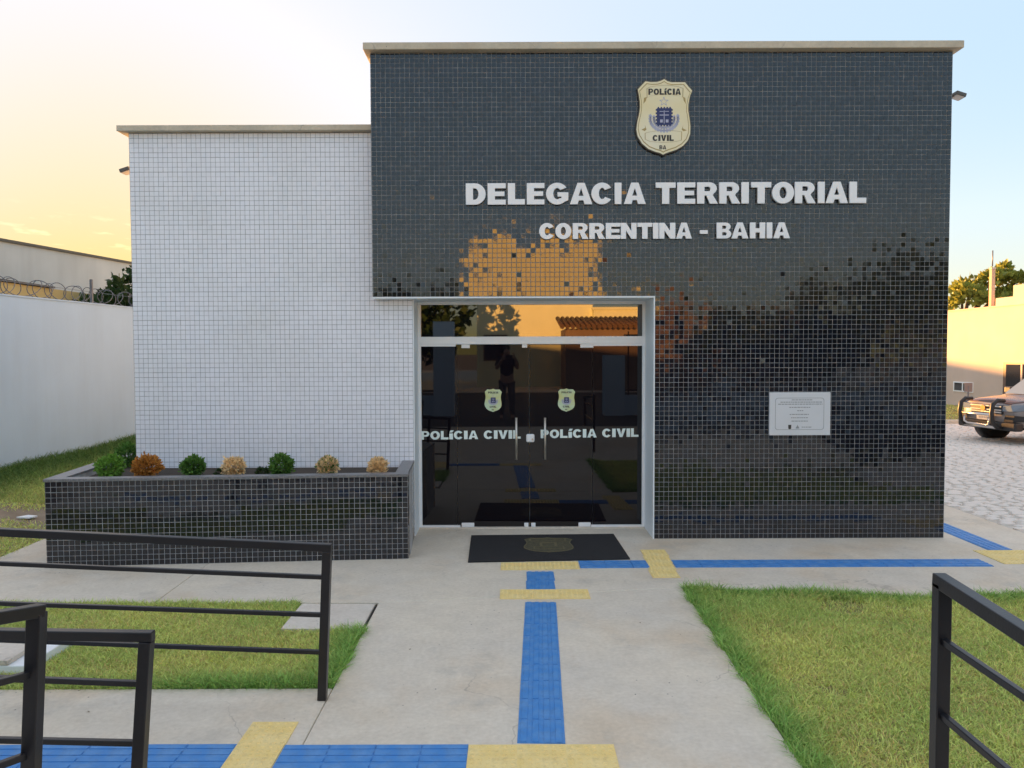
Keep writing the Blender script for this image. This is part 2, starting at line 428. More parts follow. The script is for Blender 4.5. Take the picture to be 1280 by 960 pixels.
def glyph(ch, w, h, s=None, t=None):
    """heavy grotesque capitals as closed loops filling a w x h box; s = stem, t = bar"""
    s = s or .34 * h; t = t or .225 * h
    if ch == 'I': return [[(0, 0), (w, 0), (w, h), (0, h)]]
    if ch == '-': return [[(0, .30 * h), (w, .30 * h), (w, .52 * h), (0, .52 * h)]]
    if ch == '.': return [[(0, 0), (w, 0), (w, s), (0, s)]]
    if ch == 'í': return [[(0, 0), (w, 0), (w, .70 * h), (0, .70 * h)], [(0, .80 * h), (w * .8, .80 * h), (w * 1.25, 1.06 * h), (w * .35, 1.06 * h)]]
    if ch == 'E': return [[(0, 0), (w, 0), (w, t), (s, t), (s, .5 * h - t * .43), (w * .93, .5 * h - t * .43), (w * .93, .5 * h + t * .47), (s, .5 * h + t * .47), (s, h - t), (w, h - t), (w, h), (0, h)]]
    if ch == 'L': return [[(0, 0), (w, 0), (w, t * 1.08), (s, t * 1.08), (s, h), (0, h)]]
    if ch == 'T': a = (w - s) / 2; return [[(a, 0), (a + s, 0), (a + s, h - t * 1.08), (w, h - t * 1.08), (w, h), (0, h), (0, h - t * 1.08), (a, h - t * 1.08)]]
    if ch == 'H': return [[(0, 0), (s, 0), (s, .38 * h), (w - s, .38 * h), (w - s, 0), (w, 0), (w, h), (w - s, h), (w - s, .63 * h), (s, .63 * h), (s, h), (0, h)]]
    if ch == 'N': s *= .95; return [[(0, 0), (s, 0), (s, .54 * h), (w - s, 0), (w, 0), (w, h), (w - s, h), (w - s, .46 * h), (s, h), (0, h)]]
    if ch == 'V': f = s * 1.12; a = s * .95; return [[((w - a) / 2, 0), ((w + a) / 2, 0), (w, h), (w - f, h), (w / 2, .32 * h), (f, h), (0, h)]]
    if ch == 'A':
        f = s * 1.08; a = s * 1.0
        k = .19 * h * ((w - a) / 2) / h
        return [[(0, 0), (f, 0), (f + k * .8, .185 * h), (w - f - k * .8, .185 * h), (w - f, 0), (w, 0), ((w + a) / 2, h), ((w - a) / 2, h)],
                [(w / 2, .77 * h), (w / 2 - .125 * w, .385 * h), (w / 2 + .125 * w, .385 * h)]]
    if ch == 'O': return [arc(w / 2, h / 2, w / 2, h / 2 * 1.02, 0, 350, 35), arc(w / 2, h / 2, w / 2 - s, h / 2 - t * 1.0, 0, 350, 35)]
    if ch == 'C':
        return [arc(w / 2, h / 2, w / 2, h / 2 * 1.02, 33, 327, 30) + arc(w / 2 + .01 * w, h / 2, w / 2 - s, h / 2 - t, 322, 38, 24)]
    if ch == 'G':
        return [arc(w / 2, h / 2, w / 2, h / 2 * 1.02, 35, 312, 28) + [(w, .20 * h), (w, .56 * h), (w * .52, .56 * h), (w * .52, .37 * h), (w * .70, .37 * h), (w * .70, .285 * h)] + arc(w / 2, h / 2, w / 2 - s, h / 2 - t, 305, 40, 22)]
    if ch == 'D':
        return [[(0, 0)] + arc(w * .45, h / 2, w * .55, h / 2, -90, 90, 18) + [(0, h)],
                [(s, t)] + arc(w * .45, h / 2, w * .55 - s, h / 2 - t, -90, 90, 14) + [(s, h - t)]]
    if ch == 'P':
        return [[(0, 0), (s, 0), (s, .35 * h)] + arc(w * .58, .675 * h, w * .42, .325 * h, -90, 90, 14) + [(0, h)],
                [(s, .54 * h)] + arc(w * .56, .68 * h, w * .13, .14 * h, -90, 90, 10) + [(s, .82 * h)]]
    if ch == 'R':
        return [[(0, 0), (s, 0), (s, .385 * h), (w * .46, .385 * h), (w * .63, 0), (w * 1.02, 0), (w * .76, .40 * h)] + arc(w * .60, .715 * h, w * .36, .285 * h, -52, 90, 12) + [(0, h)],
                [(s, .575 * h)] + arc(w * .56, .69 * h, w * .10, .115 * h, -90, 90, 8) + [(s, .805 * h)]]
    if ch == 'B':
        return [[(0, 0)] + arc(w * .62, .275 * h, w * .38, .275 * h, -90, 62, 12) + arc(w * .58, .745 * h, w * .37, .255 * h, -42, 90, 12) + [(0, h)],
                [(s, .18 * h)] + arc(w * .60, .29 * h, w * .10, .11 * h, -90, 90, 8) + [(s, .40 * h)],
                [(s, .60 * h)] + arc(w * .57, .71 * h, w * .10, .11 * h, -90, 90, 8) + [(s, .82 * h)]]
    return [[(0, 0), (w, 0), (w, h), (0, h)]]

def loops_mesh(name, loops, depth, bevel=0.0):
    """filled 2D curve -> mesh standing upright, front at y = -depth, back at y = 0"""
    cu = bpy.data.curves.new(name, 'CURVE'); cu.dimensions = '2D'; cu.fill_mode = 'BOTH'
    cu.extrude = depth / 2; cu.bevel_depth = bevel; cu.bevel_resolution = 1
    for lp in loops:
        sp = cu.splines.new('POLY'); sp.points.add(len(lp) - 1)
        for i, p in enumerate(lp): sp.points[i].co = (p[0], p[1], 0, 1)
        sp.use_cyclic_u = True
    ob = bpy.data.objects.new(name, cu); COL.objects.link(ob)
    bpy.context.view_layer.update()
    me = bpy.data.meshes.new_from_object(ob.evaluated_get(bpy.context.evaluated_depsgraph_get()))
    bpy.data.objects.remove(ob); bpy.data.curves.remove(cu)
    co = np.zeros(len(me.vertices) * 3); me.vertices.foreach_get('co', co); co = co.reshape(-1, 3)
    out = np.stack([co[:, 0], -co[:, 2] - depth / 2, co[:, 1]], 1)
    me.vertices.foreach_set('co', out.ravel()); me.update(); me.name = name
    return me

GC = {}
def put(name, loops, depth, m, parent, loc, key=None, bevel=0.0, rot=0.0):
    if key is not None and key in GC: me = GC[key]
    else:
        me = loops_mesh(name, loops, depth, bevel); me.materials.append(m)
        if key is not None: GC[key] = me
    o = bpy.data.objects.new(name, me); COL.objects.link(o)
    o.location = loc
    if rot: o.rotation_euler = (0, rot, 0)
    if parent: o.parent = parent
    return o

# relative advance widths for lines set as a whole
ADV = {'P': .92, 'O': 1.06, 'L': .84, 'í': .40, 'C': 1.02, 'I': .40, 'A': 1.06, 'V': 1.02, ' ': .42, 'B': 1.0}
def line(text, x0, x1, z, h, depth, m, parent, y, name='letter', gap=.10, slope=0.0, joined=False):
    tot = sum(ADV[c] for c in text) + gap * (len(text) - 1); k = (x1 - x0) / (tot * h); x = x0
    allp = []
    for c in text:
        w = ADV[c] * h * k
        if c != ' ':
            lp = glyph(c, w, h, .33 * h * min(1, k * 1.05))
            if joined: allp += [[(px + x - x0, py + slope * (x - x0)) for px, py in q] for q in lp]
            else: put(name, lp, depth, m, parent, (x, y, z + slope * (x - x0)))
        x += w + gap * h * k
    if joined: return put(name, allp, depth, m, parent, (x0, y, z))

# ================================================================== THE SETTING
# far ground sheet, well below the finished surfaces
g = MB().box(-900, 900, -900, 900, -.6, -.08).build('ground', M['earth']); tag(g, kind='structure')

# concrete apron and walks, cast as separate slabs with open joints
path = empty('concrete_path', kind='structure')
def slab(poly, z=0.0): return MB().prism(poly, -.15, z).build('slab', M['concrete'], path, bevel=.005, seg=1)
J = .0022
mbed = MB().box(-5.2, 5.65, -5.0, .9, -.3, -.027).build('mortar_bed', M['concrete_grey'], path)
slab([(-5.08, -2.07), (-2.915 - 2 * J, -2.09), (-2.965 - 2 * J, .9), (-5.16, .9)])
slab([(-2.915 + J, -2.09), (-1.09, -2.10), (1.46, -1.725), (3.3, -1.96), (5.68, -1.93), (5.68, .66), (-2.965 + J, .66)])
slab([(-1.09 + J, -5.0), (1.405, -5.0), (1.455, -1.735), (-1.09 + J, -2.107)])
slab([(-5.6, -5.0), (-3.1 - J, -5.0), (-3.1 - J, -3.70), (-5.6, -3.70)])
slab([(-3.1 + J, -5.0), (-1.09 - J, -5.0), (-1.09 - J, -3.70), (-3.1 + J, -3.70)])
slab([(4.66, .665), (5.685, .665), (5.70, 4.0), (4.66, 4.0)])
slab([(4.66, 4.006), (5.70, 4.006), (5.70, 12.0), (4.66, 12.0)])
# entrance ramp up to the street, behind the camera
rp = MB().prism([(-6, -7.0), (6, -7.0), (6, -5.01), (-6, -5.01)], -.2, [.45, .45, -.003, -.003]).build('entrance_ramp', M['concrete']); tag(rp, kind='structure')
st = MB().box(-60, 60, -21, -7.0, -.2, .449).build('street', M['asphalt']); tag(st, kind='structure')
yd = MB().box(-60, 60, -60, -21.01, -.2, .46).build('far_pavement', M['concrete']); tag(yd, kind='structure')

# soil under the lawns
ls = MB().prism([(1.41, -8), (9, -8), (9, -1.93), (3.3, -1.965), (1.46, -1.735)], -.14, -.022).build('lawn_soil', M['lawn_soil']); tag(ls, kind='structure')
ls2 = MB().prism([(-5.6, -3.69), (-1.095, -3.69), (-1.095, -2.10), (-5.6, -2.08)], -.14, -.022).build('lawn_soil', M['lawn_soil']); tag(ls2, kind='structure')
# left side: dirt and grassy bank against the perimeter wall
def bank(x, y):
    return -.03 + max(0, (-5.9 - x)) * .055 + max(0, y - 2.2) * .012 + .015 * math.sin(x * 3.1 + y * 1.7)
mb = MB(); nx, ny = 16, 60
gv = [(-8.6 + (3.5) * i / nx, -4 + 24 * j / ny) for j in range(ny + 1) for i in range(nx + 1)]
mb.add([(x, y, bank(x, y)) for x, y in gv], [(j * (nx + 1) + i, j * (nx + 1) + i + 1, (j + 1) * (nx + 1) + i + 1, (j + 1) * (nx + 1) + i) for j in range(ny) for i in range(nx)], True)
bk = mb.build('earth_bank', M['earth']); tag(bk, kind='structure')

# ------------------------------------------------------------------ tactile paving
tact = empty('tactile_paving', kind='structure')
def tile_mesh(kind):
    mb = MB(); a = .1246; z0, z1 = .0005, .005
    mb.box(-a, a, -a, a, z0 - .004, z1)
    if kind == 'blue':
        for k in range(4):
            x = -.093 + k * .062
            mb.prism([(x - .017, -a + .004), (x + .017, -a + .004), (x + .017, a - .004), (x - .017, a - .004)], z1 - .001, z1 + .0045)
    else:
        for i in range(6):
            for j in range(6):
                x, y = -.1025 + i * .041, -.1025 + j * .041
                n = 7
                r0, r1 = .0125, .007
                vs = [(x + r * math.cos(2 * math.pi * k / n), y + r * math.sin(2 * math.pi * k / n), z) for r, z in ((r0, z1 - .0005), (r1, z1 + .0045)) for k in range(n)]
                mb.add(vs, [tuple(range(n, 2 * n))] + [(k, (k + 1) % n, n + (k + 1) % n, n + k) for k in range(n)])
    o = mb.build('tile', M[kind + '_tile'], tact, bevel=.0015 if kind == 'blue' else 0, seg=1)
    return o
TB, TY = tile_mesh('blue'), tile_mesh('yellow')
first = {'blue': True, 'yellow': True}
def tile(kind, x, y, ang=0.0, sx=1.0, sy=1.0):
    src = TB if kind == 'blue' else TY
    if first[kind]: o = src; first[kind] = False
    else: o = src.copy(); COL.objects.link(o); o.parent = tact
    o.location = (x + random.gauss(0, .0004), y + random.gauss(0, .0004), random.uniform(0, .0006)); o.rotation_euler = (random.gauss(0, .001), random.gauss(0, .001), ang + random.gauss(0, .0012)); o.scale = (sx, sy, 1)
# strip leading to the door (12 rows), crossed by a warning band
def lx(y): return .145 + (y + 4.37) / 3.15 * .113
y = -4.37 + .125
while y < -2.16:
    tile('blue', lx(y), y, R(-2.05)); y += .2495
for k in range(3): tile('yellow', .0185 + .248 * k, -1.91)
for k in range(2): tile('blue', lx(-1.66) , -1.66 + .249 * k) if k == 0 else tile('blue', lx(-1.41), -1.41 + .02, 0, 1, 1.1)
for k in range(3): tile('yellow', .012 + .245 * k, -1.065 + .012 * k)
x = .76
while x < 1.1: tile('blue', x, -1.01 + .01 * (x - .7), R(90)); x += .2495
tile('blue', 1.212, -1.006, R(90), 1, .61)
for k in range(4): tile('yellow', 1.405 - .016 * (k - 1.5), -.60 - .2425 * k)
x = 1.66
while x < 4.60: tile('blue', x, -1.0 + .0 * x, R(90)); x += .2485
for i in range(3):
    for j in range(2): tile('yellow', 4.79 + .2485 * i, -.918 + .2485 * j)
x = 5.7
y = -.42
while y < 6: tile('blue', 4.955, y); y += .2485
# strip along the front path
for k in range(3): tile('yellow', -.105 + .2485 * k, -4.51)
for k in range(4): tile('blue', -.23 - .1182 - .2363 * k, -4.505, R(90), 1, .948)
for k in range(3): tile('yellow', -1.30 - .004 * k, -4.255 - .2485 * k)
x = -1.55
while x > -5: tile('blue', x, -4.495, R(90)); x -= .2485

# ------------------------------------------------------------------ inspection covers
cv = MB().prism([(-1.70, -2.71), (-1.105, -2.73), (-1.105, -2.165), (-1.70, -2.155)], -.12, .012).build('inspection_cover', M['concrete_grey'], bevel=.006, seg=1)
tag(cv, 'square flat concrete inspection cover at the walkway edge of the left grass', 'inspection cover')
cvr = MB().box(-1.098, -1.092, -2.64, -2.15, -.02, .004).build('cover_joint', M['ink'], cv)
c2 = empty('inspection_box', (-3.6, -3.22, 0), 'raised pale concrete inspection box in the left grass behind the railings', 'inspection box')
MB().box(-.55, .52, -.25, .26, -.12, .05).build('box_wall', M['white_paint'], c2, bevel=.008)
MB().box(-.56, .40, -.252, .27, .051, .085).build('lid', M['concrete_grey'], c2, bevel=.006)

# ================================================================== THE POLICE STATION
B = empty('police_station', (0, 0, 0), 'small police station with black and white mosaic front and glass doors', 'building')
XL, XR, XO0, XO1, XW = -1.487, 4.675, -1.072, 1.522, -4.145
ZB, ZW, ZO = 5.20, 4.415, 2.618
DEP = 12.0
# bodies
bm_ = MB()
bm_.box(XO1 + .01, XR - .012, .03, DEP, 0, ZB)
bm_.box(XL + .012, XO1 + .01, .03, DEP - .01, ZO + .02, ZB - .002)
bm_.box(XO0 - .2, XO1 + .01, .62, DEP - .02, 0, ZO + .02)
bm_.build('side_wall', M['white_paint'], B)
MB().box(XO1 + .012, XR, .004, .03, 0, ZB - .004).box(XL, XO1 + .012, .004, .03, ZO + .004, ZB - .006).box(XL, XL + .012, .03, .17, ZO + .004, ZB - .008).build('black_wall', M['black_grout'], B)
MB().box(XW + .012, XO0 - .01, .20, DEP - .03, 0, ZW).build('rear_wall', M['white_paint'], B)
MB().box(XW, XO0 - .012, .174, .20, 0, ZW - .003).build('white_wall', M['white_grout'], B)
ex, ez, ey = (1, 0, 0), (0, 0, 1), (0, -1, 0)
v, q = mosaic([((XO1 + .014, .004, 0), ex, ez, ey, XR - XO1 - .016, ZB - .01),
               ((XL + .002, .004, ZO + .006), ex, ez, ey, XO1 + .012 - XL, ZB - ZO - .016),
               ((XL, .172, ZO + .006), (0, -1, 0), ez, (-1, 0, 0), .165, ZB - ZO - .018)], tilt=.42)
o = raw('black_mosaic', v, q, M['black_tile'], B); tag(o, kind='stuff')
v, q = mosaic([((XW + .002, .174, .0), ex, ez, ey, XO0 - .016 - XW, ZW - .006)], tilt=.22, joint=.0027, wild=.02)
o = raw('white_mosaic', v, q, M['white_tile'], B); tag(o, kind='stuff')
# concrete copings with a drip overhang
MB().box(XL - .065, XR + .075, -.075, DEP + .06, ZB, ZB + .075).build('coping', M['coping'], B, bevel=.006)
MB().box(XW - .095, XL - .002, .095, DEP + .05, ZW, ZW + .062).build('coping', M['coping'], B, bevel=.006)
# white lining of the door opening
YD = .55
MB().box(XO1, XO1 + .012, -.004, YD + .1, 0, ZO + .004).build('door_jamb', M['white_paint'], B)
MB().box(XO0 - .012, XO0, .165, YD + .1, 0, ZO - .001).build('door_jamb', M['white_paint'], B)
MB().box(XL - .001, XO1 - .002, -.003, YD + .1, ZO - .012, ZO + .003).build('door_lintel', M['white_paint'], B)
MB().box(XO0 + .002, XO1 - .002, .50, .62, -.02, .018).build('threshold', M['concrete_grey'], B, bevel=.003)
# aluminium frame
fr = MB()
F0, F1 = XO0 + .001, XO1 - .001
fr.box(F0, F0 + .035, .50, .56, .018, ZO - .013).box(F1 - .035, F1, .50, .56, .018, ZO - .013)
fr.box(F0 + .035, F1 - .035, .502, .558, ZO - .05, ZO - .013)
fr.box(F0 + .035, F1 - .035, .498, .562, 2.118, 2.205)
fr.build('door_frame', M['white_metal'], B, bevel=.003)
for bx0, bx1, bz0, bz1 in ((F0 + .035, -.60, .018, .04), (.905, F1 - .035, .018, .04), (F0 + .035, -.64, 2.095, 2.117), (.93, F1 - .035, 2.095, 2.117)):
    MB().box(bx0, bx1, .504, .556, bz0, bz1).build('glass_bead', M['white_metal'], B)
# panes: overlight, two fixed side lights, two doors
MB().box(F0 + .03, F1 - .03, .53, .54, 2.20, ZO - .045).build('overlight_pane', M['vivid_glass'], B)
MB().box(F0 + .03, -.632, .528, .538, .04, 2.10).build('side_light', M['glass'], B)
MB().box(.925, F1 - .03, .528, .538, .04, 2.10).build('side_light', M['glass'], B)
def door(x0, x1, hx):
    d = MB().box(x0, x1, .526, .536, .022, 2.112).build('door', M['glass'], B)
    hd = MB().tube([(hx, .47, .80), (hx, .47, 1.28)], .014, 10)
    for z in (.86, 1.22): hd.tube([(hx, .47, z), (hx, .527, z)], .009, 8)
    hd.build('handle', M['steel'], d)
    return d
d1 = door(-.627, .193, .048); d2 = door(.202, .92, .375)
for dd, xa, xb in ((d1, -.635, -.44), (d2, .76, .93)):
    MB().box(xa + .06 if dd is d1 else xa + .02, (xb - .04) if dd is d1 else xb, .510, .55, 2.075, 2.117).build('hinge_fitting', M['white_metal'], dd, bevel=.004)
    MB().box(xa + .05 if dd is d1 else xa, xb if dd is d1 else xb - .03, .510, .55, .018, .066).build('hinge_fitting', M['white_metal'], dd, bevel=.006)
MB().box(.135, .185, .512, .55, .018, .064).build('latch_block', M['white_metal'], d1, bevel=.004)
MB().box(.215, .265, .512, .55, .018, .064).build('latch_block', M['white_metal'], d2, bevel=.004)
MB().box(.115, .175, .512, .55, 2.078, 2.118).build('latch_block', M['white_metal'], d1, bevel=.004)
lk = MB().box(.160, .257, .508, .552, .992, 1.090).build('lock', M['white_metal'], d1, bevel=.021, seg=4)
MB().tube([(.232, .5075, 1.030), (.232, .503, 1.030)], .011, 10).build('keyhole', M['steel'], lk)

# ------------------------------------------------------------------ wall sign
# pixel spans in the photograph measured letter by letter, converted to metres on the facade (y = 0)
def X(u): return (u - 640) / 962 * 8.26 + .012
sg = empty('wall_sign', (0, -.002, 3.6), 'upper line of large raised white letters DELEGACIA TERRITORIAL on black mosaic', 'sign')
row = [('D', 582.5, 606.8), ('E', 609.5, 631.6), ('L', 634.4, 655.2), ('E', 657.8, 679.3), ('G', 681.6, 708.8), ('A', 711, 738.4), ('C', 737.6, 763.5), ('I', 766.3, 774.4), ('A', 777.6, 804.4),
       ('T', 817, 841.2), ('E', 843.6, 865.5), ('R', 868.1, 893), ('R', 895.5, 920.5), ('I', 922.8, 931.6), ('T', 934.8, 959.1), ('O', 960.7, 987.4), ('R', 988.9, 1013.6), ('I', 1017.3, 1025.2), ('A', 1026.7, 1054), ('L', 1056.3, 1076.6)]
for c, a, b in row:
    put('letter', glyph(c, X(b) - X(a), .222, .0745), .028, M['letter'], sg, (X(a), -.012, -.008 + .0035 * (X(a) + .48) / 4), bevel=.0012)
sg2 = empty('wall_sign', (0, -.002, 3.23), 'lower line of smaller raised white letters CORRENTINA - BAHIA on black mosaic', 'sign')
row = [('C', 672.9, 692.1), ('O', 693, 712.5), ('R', 714.5, 733.4), ('R', 735, 754), ('E', 755.4, 773.3), ('N', 774, 793.2), ('T', 794.5, 812.7), ('I', 813.8, 820.4), ('N', 821.5, 841.2), ('A', 842.4, 861.6), ('-', 871.8, 881.3),
       ('B', 892.6, 910.4), ('A', 910.8, 931.6), ('H', 933.8, 952.4), ('I', 954.5, 961.1), ('A', 962.6, 983)]
for c, a, b in row:
    put('letter', glyph(c, X(b) - X(a), .166, .056), .026, M['letter'], sg2, (X(a), -.012, -.003), bevel=.001)

# ------------------------------------------------------------------ shield emblems
SH = [(392, 75), (425, 97), (470, 108), (530, 108), (608, 108), (640, 148), (682, 195), (660, 250), (644, 330), (642, 400), (655, 470), (666, 560), (664, 640), (640, 705), (590, 760), (520, 800), (450, 822), (410, 836), (384, 850)]
LEFT = [(352, 832), (300, 818), (230, 790), (165, 735), (118, 660), (104, 590), (114, 510), (132, 440), (142, 370), (140, 300), (128, 230), (118, 180), (160, 135), (198, 98), (255, 106), (320, 104), (360, 92)]
def shield_loop(k, inset=1.0):
    return [((x - 389) * k * inset, (462 - y) * k * inset) for x, y in (SH + LEFT)][::-1]
def ring(loop, f):
    cx = sum(p[0] for p in loop) / len(loop); cy = sum(p[1] for p in loop) / len(loop)
    return [(cx + (x - cx) * f, cy + (y - cy) * f) for x, y in loop][::-1]
def star(cx, cy, r, r2=.42):
    return [(cx + (r if i % 2 == 0 else r * r2) * math.sin(i * math.pi / 5), cy + (r if i % 2 == 0 else r * r2) * math.cos(i * math.pi / 5)) for i in range(10)][::-1]
def shield(parent, k, y, faces, depth=.03, full=True):
    """k = metres per unit of the outline; returns nothing, adds parts to parent (front towards -y)"""
    face, side, linem = faces
    yy = y
    if full:
        put('shield_back', [shield_loop(k, 1.015)], depth, side, parent, (0, yy, 0), bevel=.002); yy -= depth + .004
    put('shield_face', [shield_loop(k, .985)], .003, face, parent, (0, yy, 0)); yy -= .0035
    P = lambda pts: [((a - 389) * k, (462 - b) * k) for a, b in pts]
    t = 4 * k
    # border line
    lp = shield_loop(k, .93); put('border_line', [lp, ring(lp, .975)], .001, linem, parent, (0, yy, 0))
    # upper and lower ribbons
    for pts in ([(212, 175), (250, 158), (320, 147), (390, 143), (470, 147), (540, 158), (588, 176), (584, 268), (530, 250), (465, 240), (390, 237), (320, 240), (260, 250), (214, 270)],
                [(195, 625), (250, 612), (320, 603), (390, 600), (460, 600), (520, 605), (576, 612), (574, 700), (520, 712), (460, 719), (390, 722), (320, 719), (250, 712), (196, 690)]):
        lp = P(pts)[::-1]; put('ribbon', [lp, ring(lp, .965)], .001, linem, parent, (0, yy, 0))
    for pts in ([(180, 330), (186, 270), (214, 262), (205, 300)], [(615, 335), (606, 270), (584, 262), (592, 300)], [(160, 590), (200, 572), (196, 540), (212, 590), (194, 606)], [(625, 600), (582, 578), (588, 545), (572, 590), (590, 608)]):
        put('ribbon_fold', [P(pts)[::-1]], .001, linem, parent, (0, yy, 0))
    put('star', [star(0, (462 - 308) * k, 52 * k), ring(star(0, (462 - 308) * k, 52 * k), .72)], .001, M['lilac'], parent, (0, yy, 0))
    # wreath of leaves round the crest
    wl_ = []
    for i in range(17):
        a = R(168 + i * 204 / 16)
        for r, w in ((136, 40), (100, 34)):
            cx, cy = 392 + r * 1.05 * math.cos(a), 480 - r * math.sin(a) * .9
            wl_.append(P([(cx - w * .5, cy), (cx, cy - w * .62), (cx + w * .5, cy), (cx, cy + w * .62)]))
    lo = MB()
    for pl in wl_: lo.add([(p[0], yy - .001, p[1]) for p in pl], [(0, 1, 2, 3)])
    lo.build('wreath', M['lilac'], parent)
    # crest: notched navy field with pale cross
    cog = []
    n = 5
    x0, x1, y0, y1 = 318, 468, 375, 545
    def edge(ax, ay, bx, by, nx_, ny_):
        for i in range(n):
            for f, d in ((0, 0), (.25, 0), (.25, 12), (.75, 12), (.75, 0)):
                u_ = (i + f) / n; cog.append((ax + (bx - ax) * u_ + nx_ * d, ay + (by - ay) * u_ + ny_ * d))
    edge(x0, y0, x1, y0, 0, -1); edge(x1, y0, x1, y1, 1, 0); edge(x1, y1, x0, y1, 0, 1); edge(x0, y1, x0, y0, -1, 0)
    put('crest', [P(cog)[::-1]], .0015, M['navy'], parent, (0, yy - .001, 0))
    cr_ = MB()
    for a, b, c, d in ((388, 398, 396, 530), (345, 440, 440, 450), (345, 405, 440, 412), (350, 490, 378, 520), (408, 490, 436, 520)):
        p = P([(a, d), (c, d), (c, b), (a, b)]); cr_.add([(x, yy - .0045, z) for x, z in p], [(0, 1, 2, 3)])
    cr_.build('crest_cross', M['lilac'], parent)
    # words
    def word(txt, u0, u1, base, hh):
        h = hh * k
        line(txt, (u0 - 389) * k, (u1 - 389) * k, (462 - base) * k, h, .001, M['ink'], parent, yy, 'lettering', joined=True)
    word('POLíCIA', 230, 562, 240, 62); word('CIVIL', 275, 492, 706, 60); word('BA', 345, 415, 790, 40)
em = empty('shield_emblem', (1.612, -.003, 4.503), 'large cream and gold police shield mounted above the sign on black mosaic', 'emblem')
shield(em, .8 / 775, 0, (M['gold_face'], M['shaded_edge'], M['gold_line']))
for cx, lab in ((-.217, 'small yellow shield sticker on the glass left of the door gap'), (.622, 'small yellow shield sticker on the glass right of the door gap')):
    e = empty('shield_sticker', (cx, .5255, 1.478), lab, 'sticker', 'shield stickers on the glass doors')
    shield(e, .272 / 775, 0, (M['sticker'], M['shaded_edge'], M['sticker']), full=False)
# vinyl words across doors and side lights
for x0, x1, z, sl, lab in ((-1.045, .098, 1.028, .008, 'white vinyl words POLíCIA CIVIL on the left half of the glass entrance'), (.327, 1.448, 1.040, .012, 'white vinyl words POLíCIA CIVIL on the right half of the glass entrance')):
    e = empty('glass_lettering', (0, .5255, z), lab, 'lettering', 'words on the glass doors')
    line('POLíCIA CIVIL', x0, x1, 0, .098, .001, M['vinyl'], e, 0, slope=sl)

# ------------------------------------------------------------------ plaque
pq = empty('plaque', (3.089, -.003, 1.355), 'silver inauguration plaque with fine grey lines on the right black wall', 'plaque')
MB().box(-.327, .327, -.028, 0, -.231, .231).build('plaque_plate', M['plaque'], pq, bevel=.003)
def rr(w, h, r): return arc(w - r, h - r, r, r, 0, 90, 5) + arc(-w + r, h - r, r, r, 90, 180, 5) + arc(-w + r, -h + r, r, r, 180, 270, 5) + arc(w - r, -h + r, r, r, 270, 360, 5)
put('border_line', [rr(.262, .172, .03), rr(.258, .168, .028)[::-1]], .0008, M['ghost_ink'], pq, (-.004, -.0285, 0))
for z, a, b in ((.150, -.09, .13), (.126, -.21, .235), (.104, -.235, .24), (.070, -.115, .11), (.034, -.03, .035), (-.006, -.11, .095), (-.042, -.095, .085), (-.078, -.09, .085), (-.143, .02, .125)):
    x = a; tx = MB()
    while x < b:
        w = random.uniform(.012, .035); tx.box(x, min(x + w, b), -.0295, -.028, z - .004, z + .004); x += w + .006
    o = tx.build('engraved_line', M['ghost_ink'], pq); tag(o, kind='stuff')
put('logo', [[(-.015, -.022), (.0, -.028), (.015, -.022), (.017, .02), (-.017, .02)]], .001, M['ink'], pq, (-.108, -.0285, -.138))
put('logo', [[(-.02, -.02), (.02, -.02), (.012, 0), (.006, .004), (0, .022), (-.006, .004), (-.012, 0)]], .001, M['ghost_ink'], pq, (-.025, -.0285, -.138))

# ------------------------------------------------------------------ floodlights
def flood(loc, sx_, lab):
    e = empty('floodlight', loc, lab, 'floodlight', 'floodlights on the side walls')
    MB().bar((0, 0, -.02), (.06 * sx_, 0, 0), .02).build('bracket', M['lamp_body'], e)
    o = MB().box(-.055, .055, -.07, .07, -.02, .02).build('housing', M['lamp_body'], e, bevel=.006)
    o.location = (.095 * sx_, 0, 0); o.rotation_euler = (0, R(18 * sx_), 0)
    g_ = MB().box(-.045, .045, -.06, .06, -.0245, -.0205).build('lamp_glass', M['lamp_glass'], o)
flood((XR, .06, 4.745), 1, 'small floodlight sticking out from the top of the right black wall edge')
flood((XW + .005, .3, 4.04), -1, 'small floodlight sticking out from the top left edge of the white wall')

# ------------------------------------------------------------------ doormat
mt = empty('doormat', (.345, -.36, .002), 'black rubber doormat with olive shield emblem before the glass doors', 'doormat')
MB().prism([(-.775, -.575), (.80, -.485), (.775, .545), (-.80, .50)], 0, .012).build('mat', M['rubber'], mt, bevel=.003)
mloop = shield_loop(.62 / 775)
flat = [(x * 1.15, y) for x, y in mloop]
def mat_ring(lp, f, nm):
    o = put(nm, [lp, ring(lp, f)], .003, M['rubber_emblem'], mt, (.03, .06, .0125))
    o.rotation_euler = (R(-90), 0, 0); return o
mat_ring(flat, .955, 'emblem_outline')
for pts in (rr(.19, .045, .01), rr(.16, .045, .01)):
    pass
o = put('emblem_field', [[(x * .95, y * .95) for x, y in flat]], .0014, mat('olive_dark_rubber', (.06, .055, .035), .85, bump=.9, bscale=120, col2=(.11, .10, .055), vscale=30), mt, (.03, .06, .0125)); o.rotation_euler = (R(-90), 0, 0)
for zc, w in ((.20, .20), (-.13, .16)):
    l2 = [(x, y + zc) for x, y in rr(w, .05, .012)]
    o = put('emblem_ribbon', [l2, ring(l2, .9)], .004, M['rubber_emblem'], mt, (.03, .06, .0125)); o.rotation_euler = (R(-90), 0, 0)
l2 = rr(.09, .09, .02); o = put('emblem_crest', [l2, ring(l2, .7)], .004, M['rubber_emblem'], mt, (.03, .06, .0125)); o.rotation_euler = (R(-90), 0, 0)

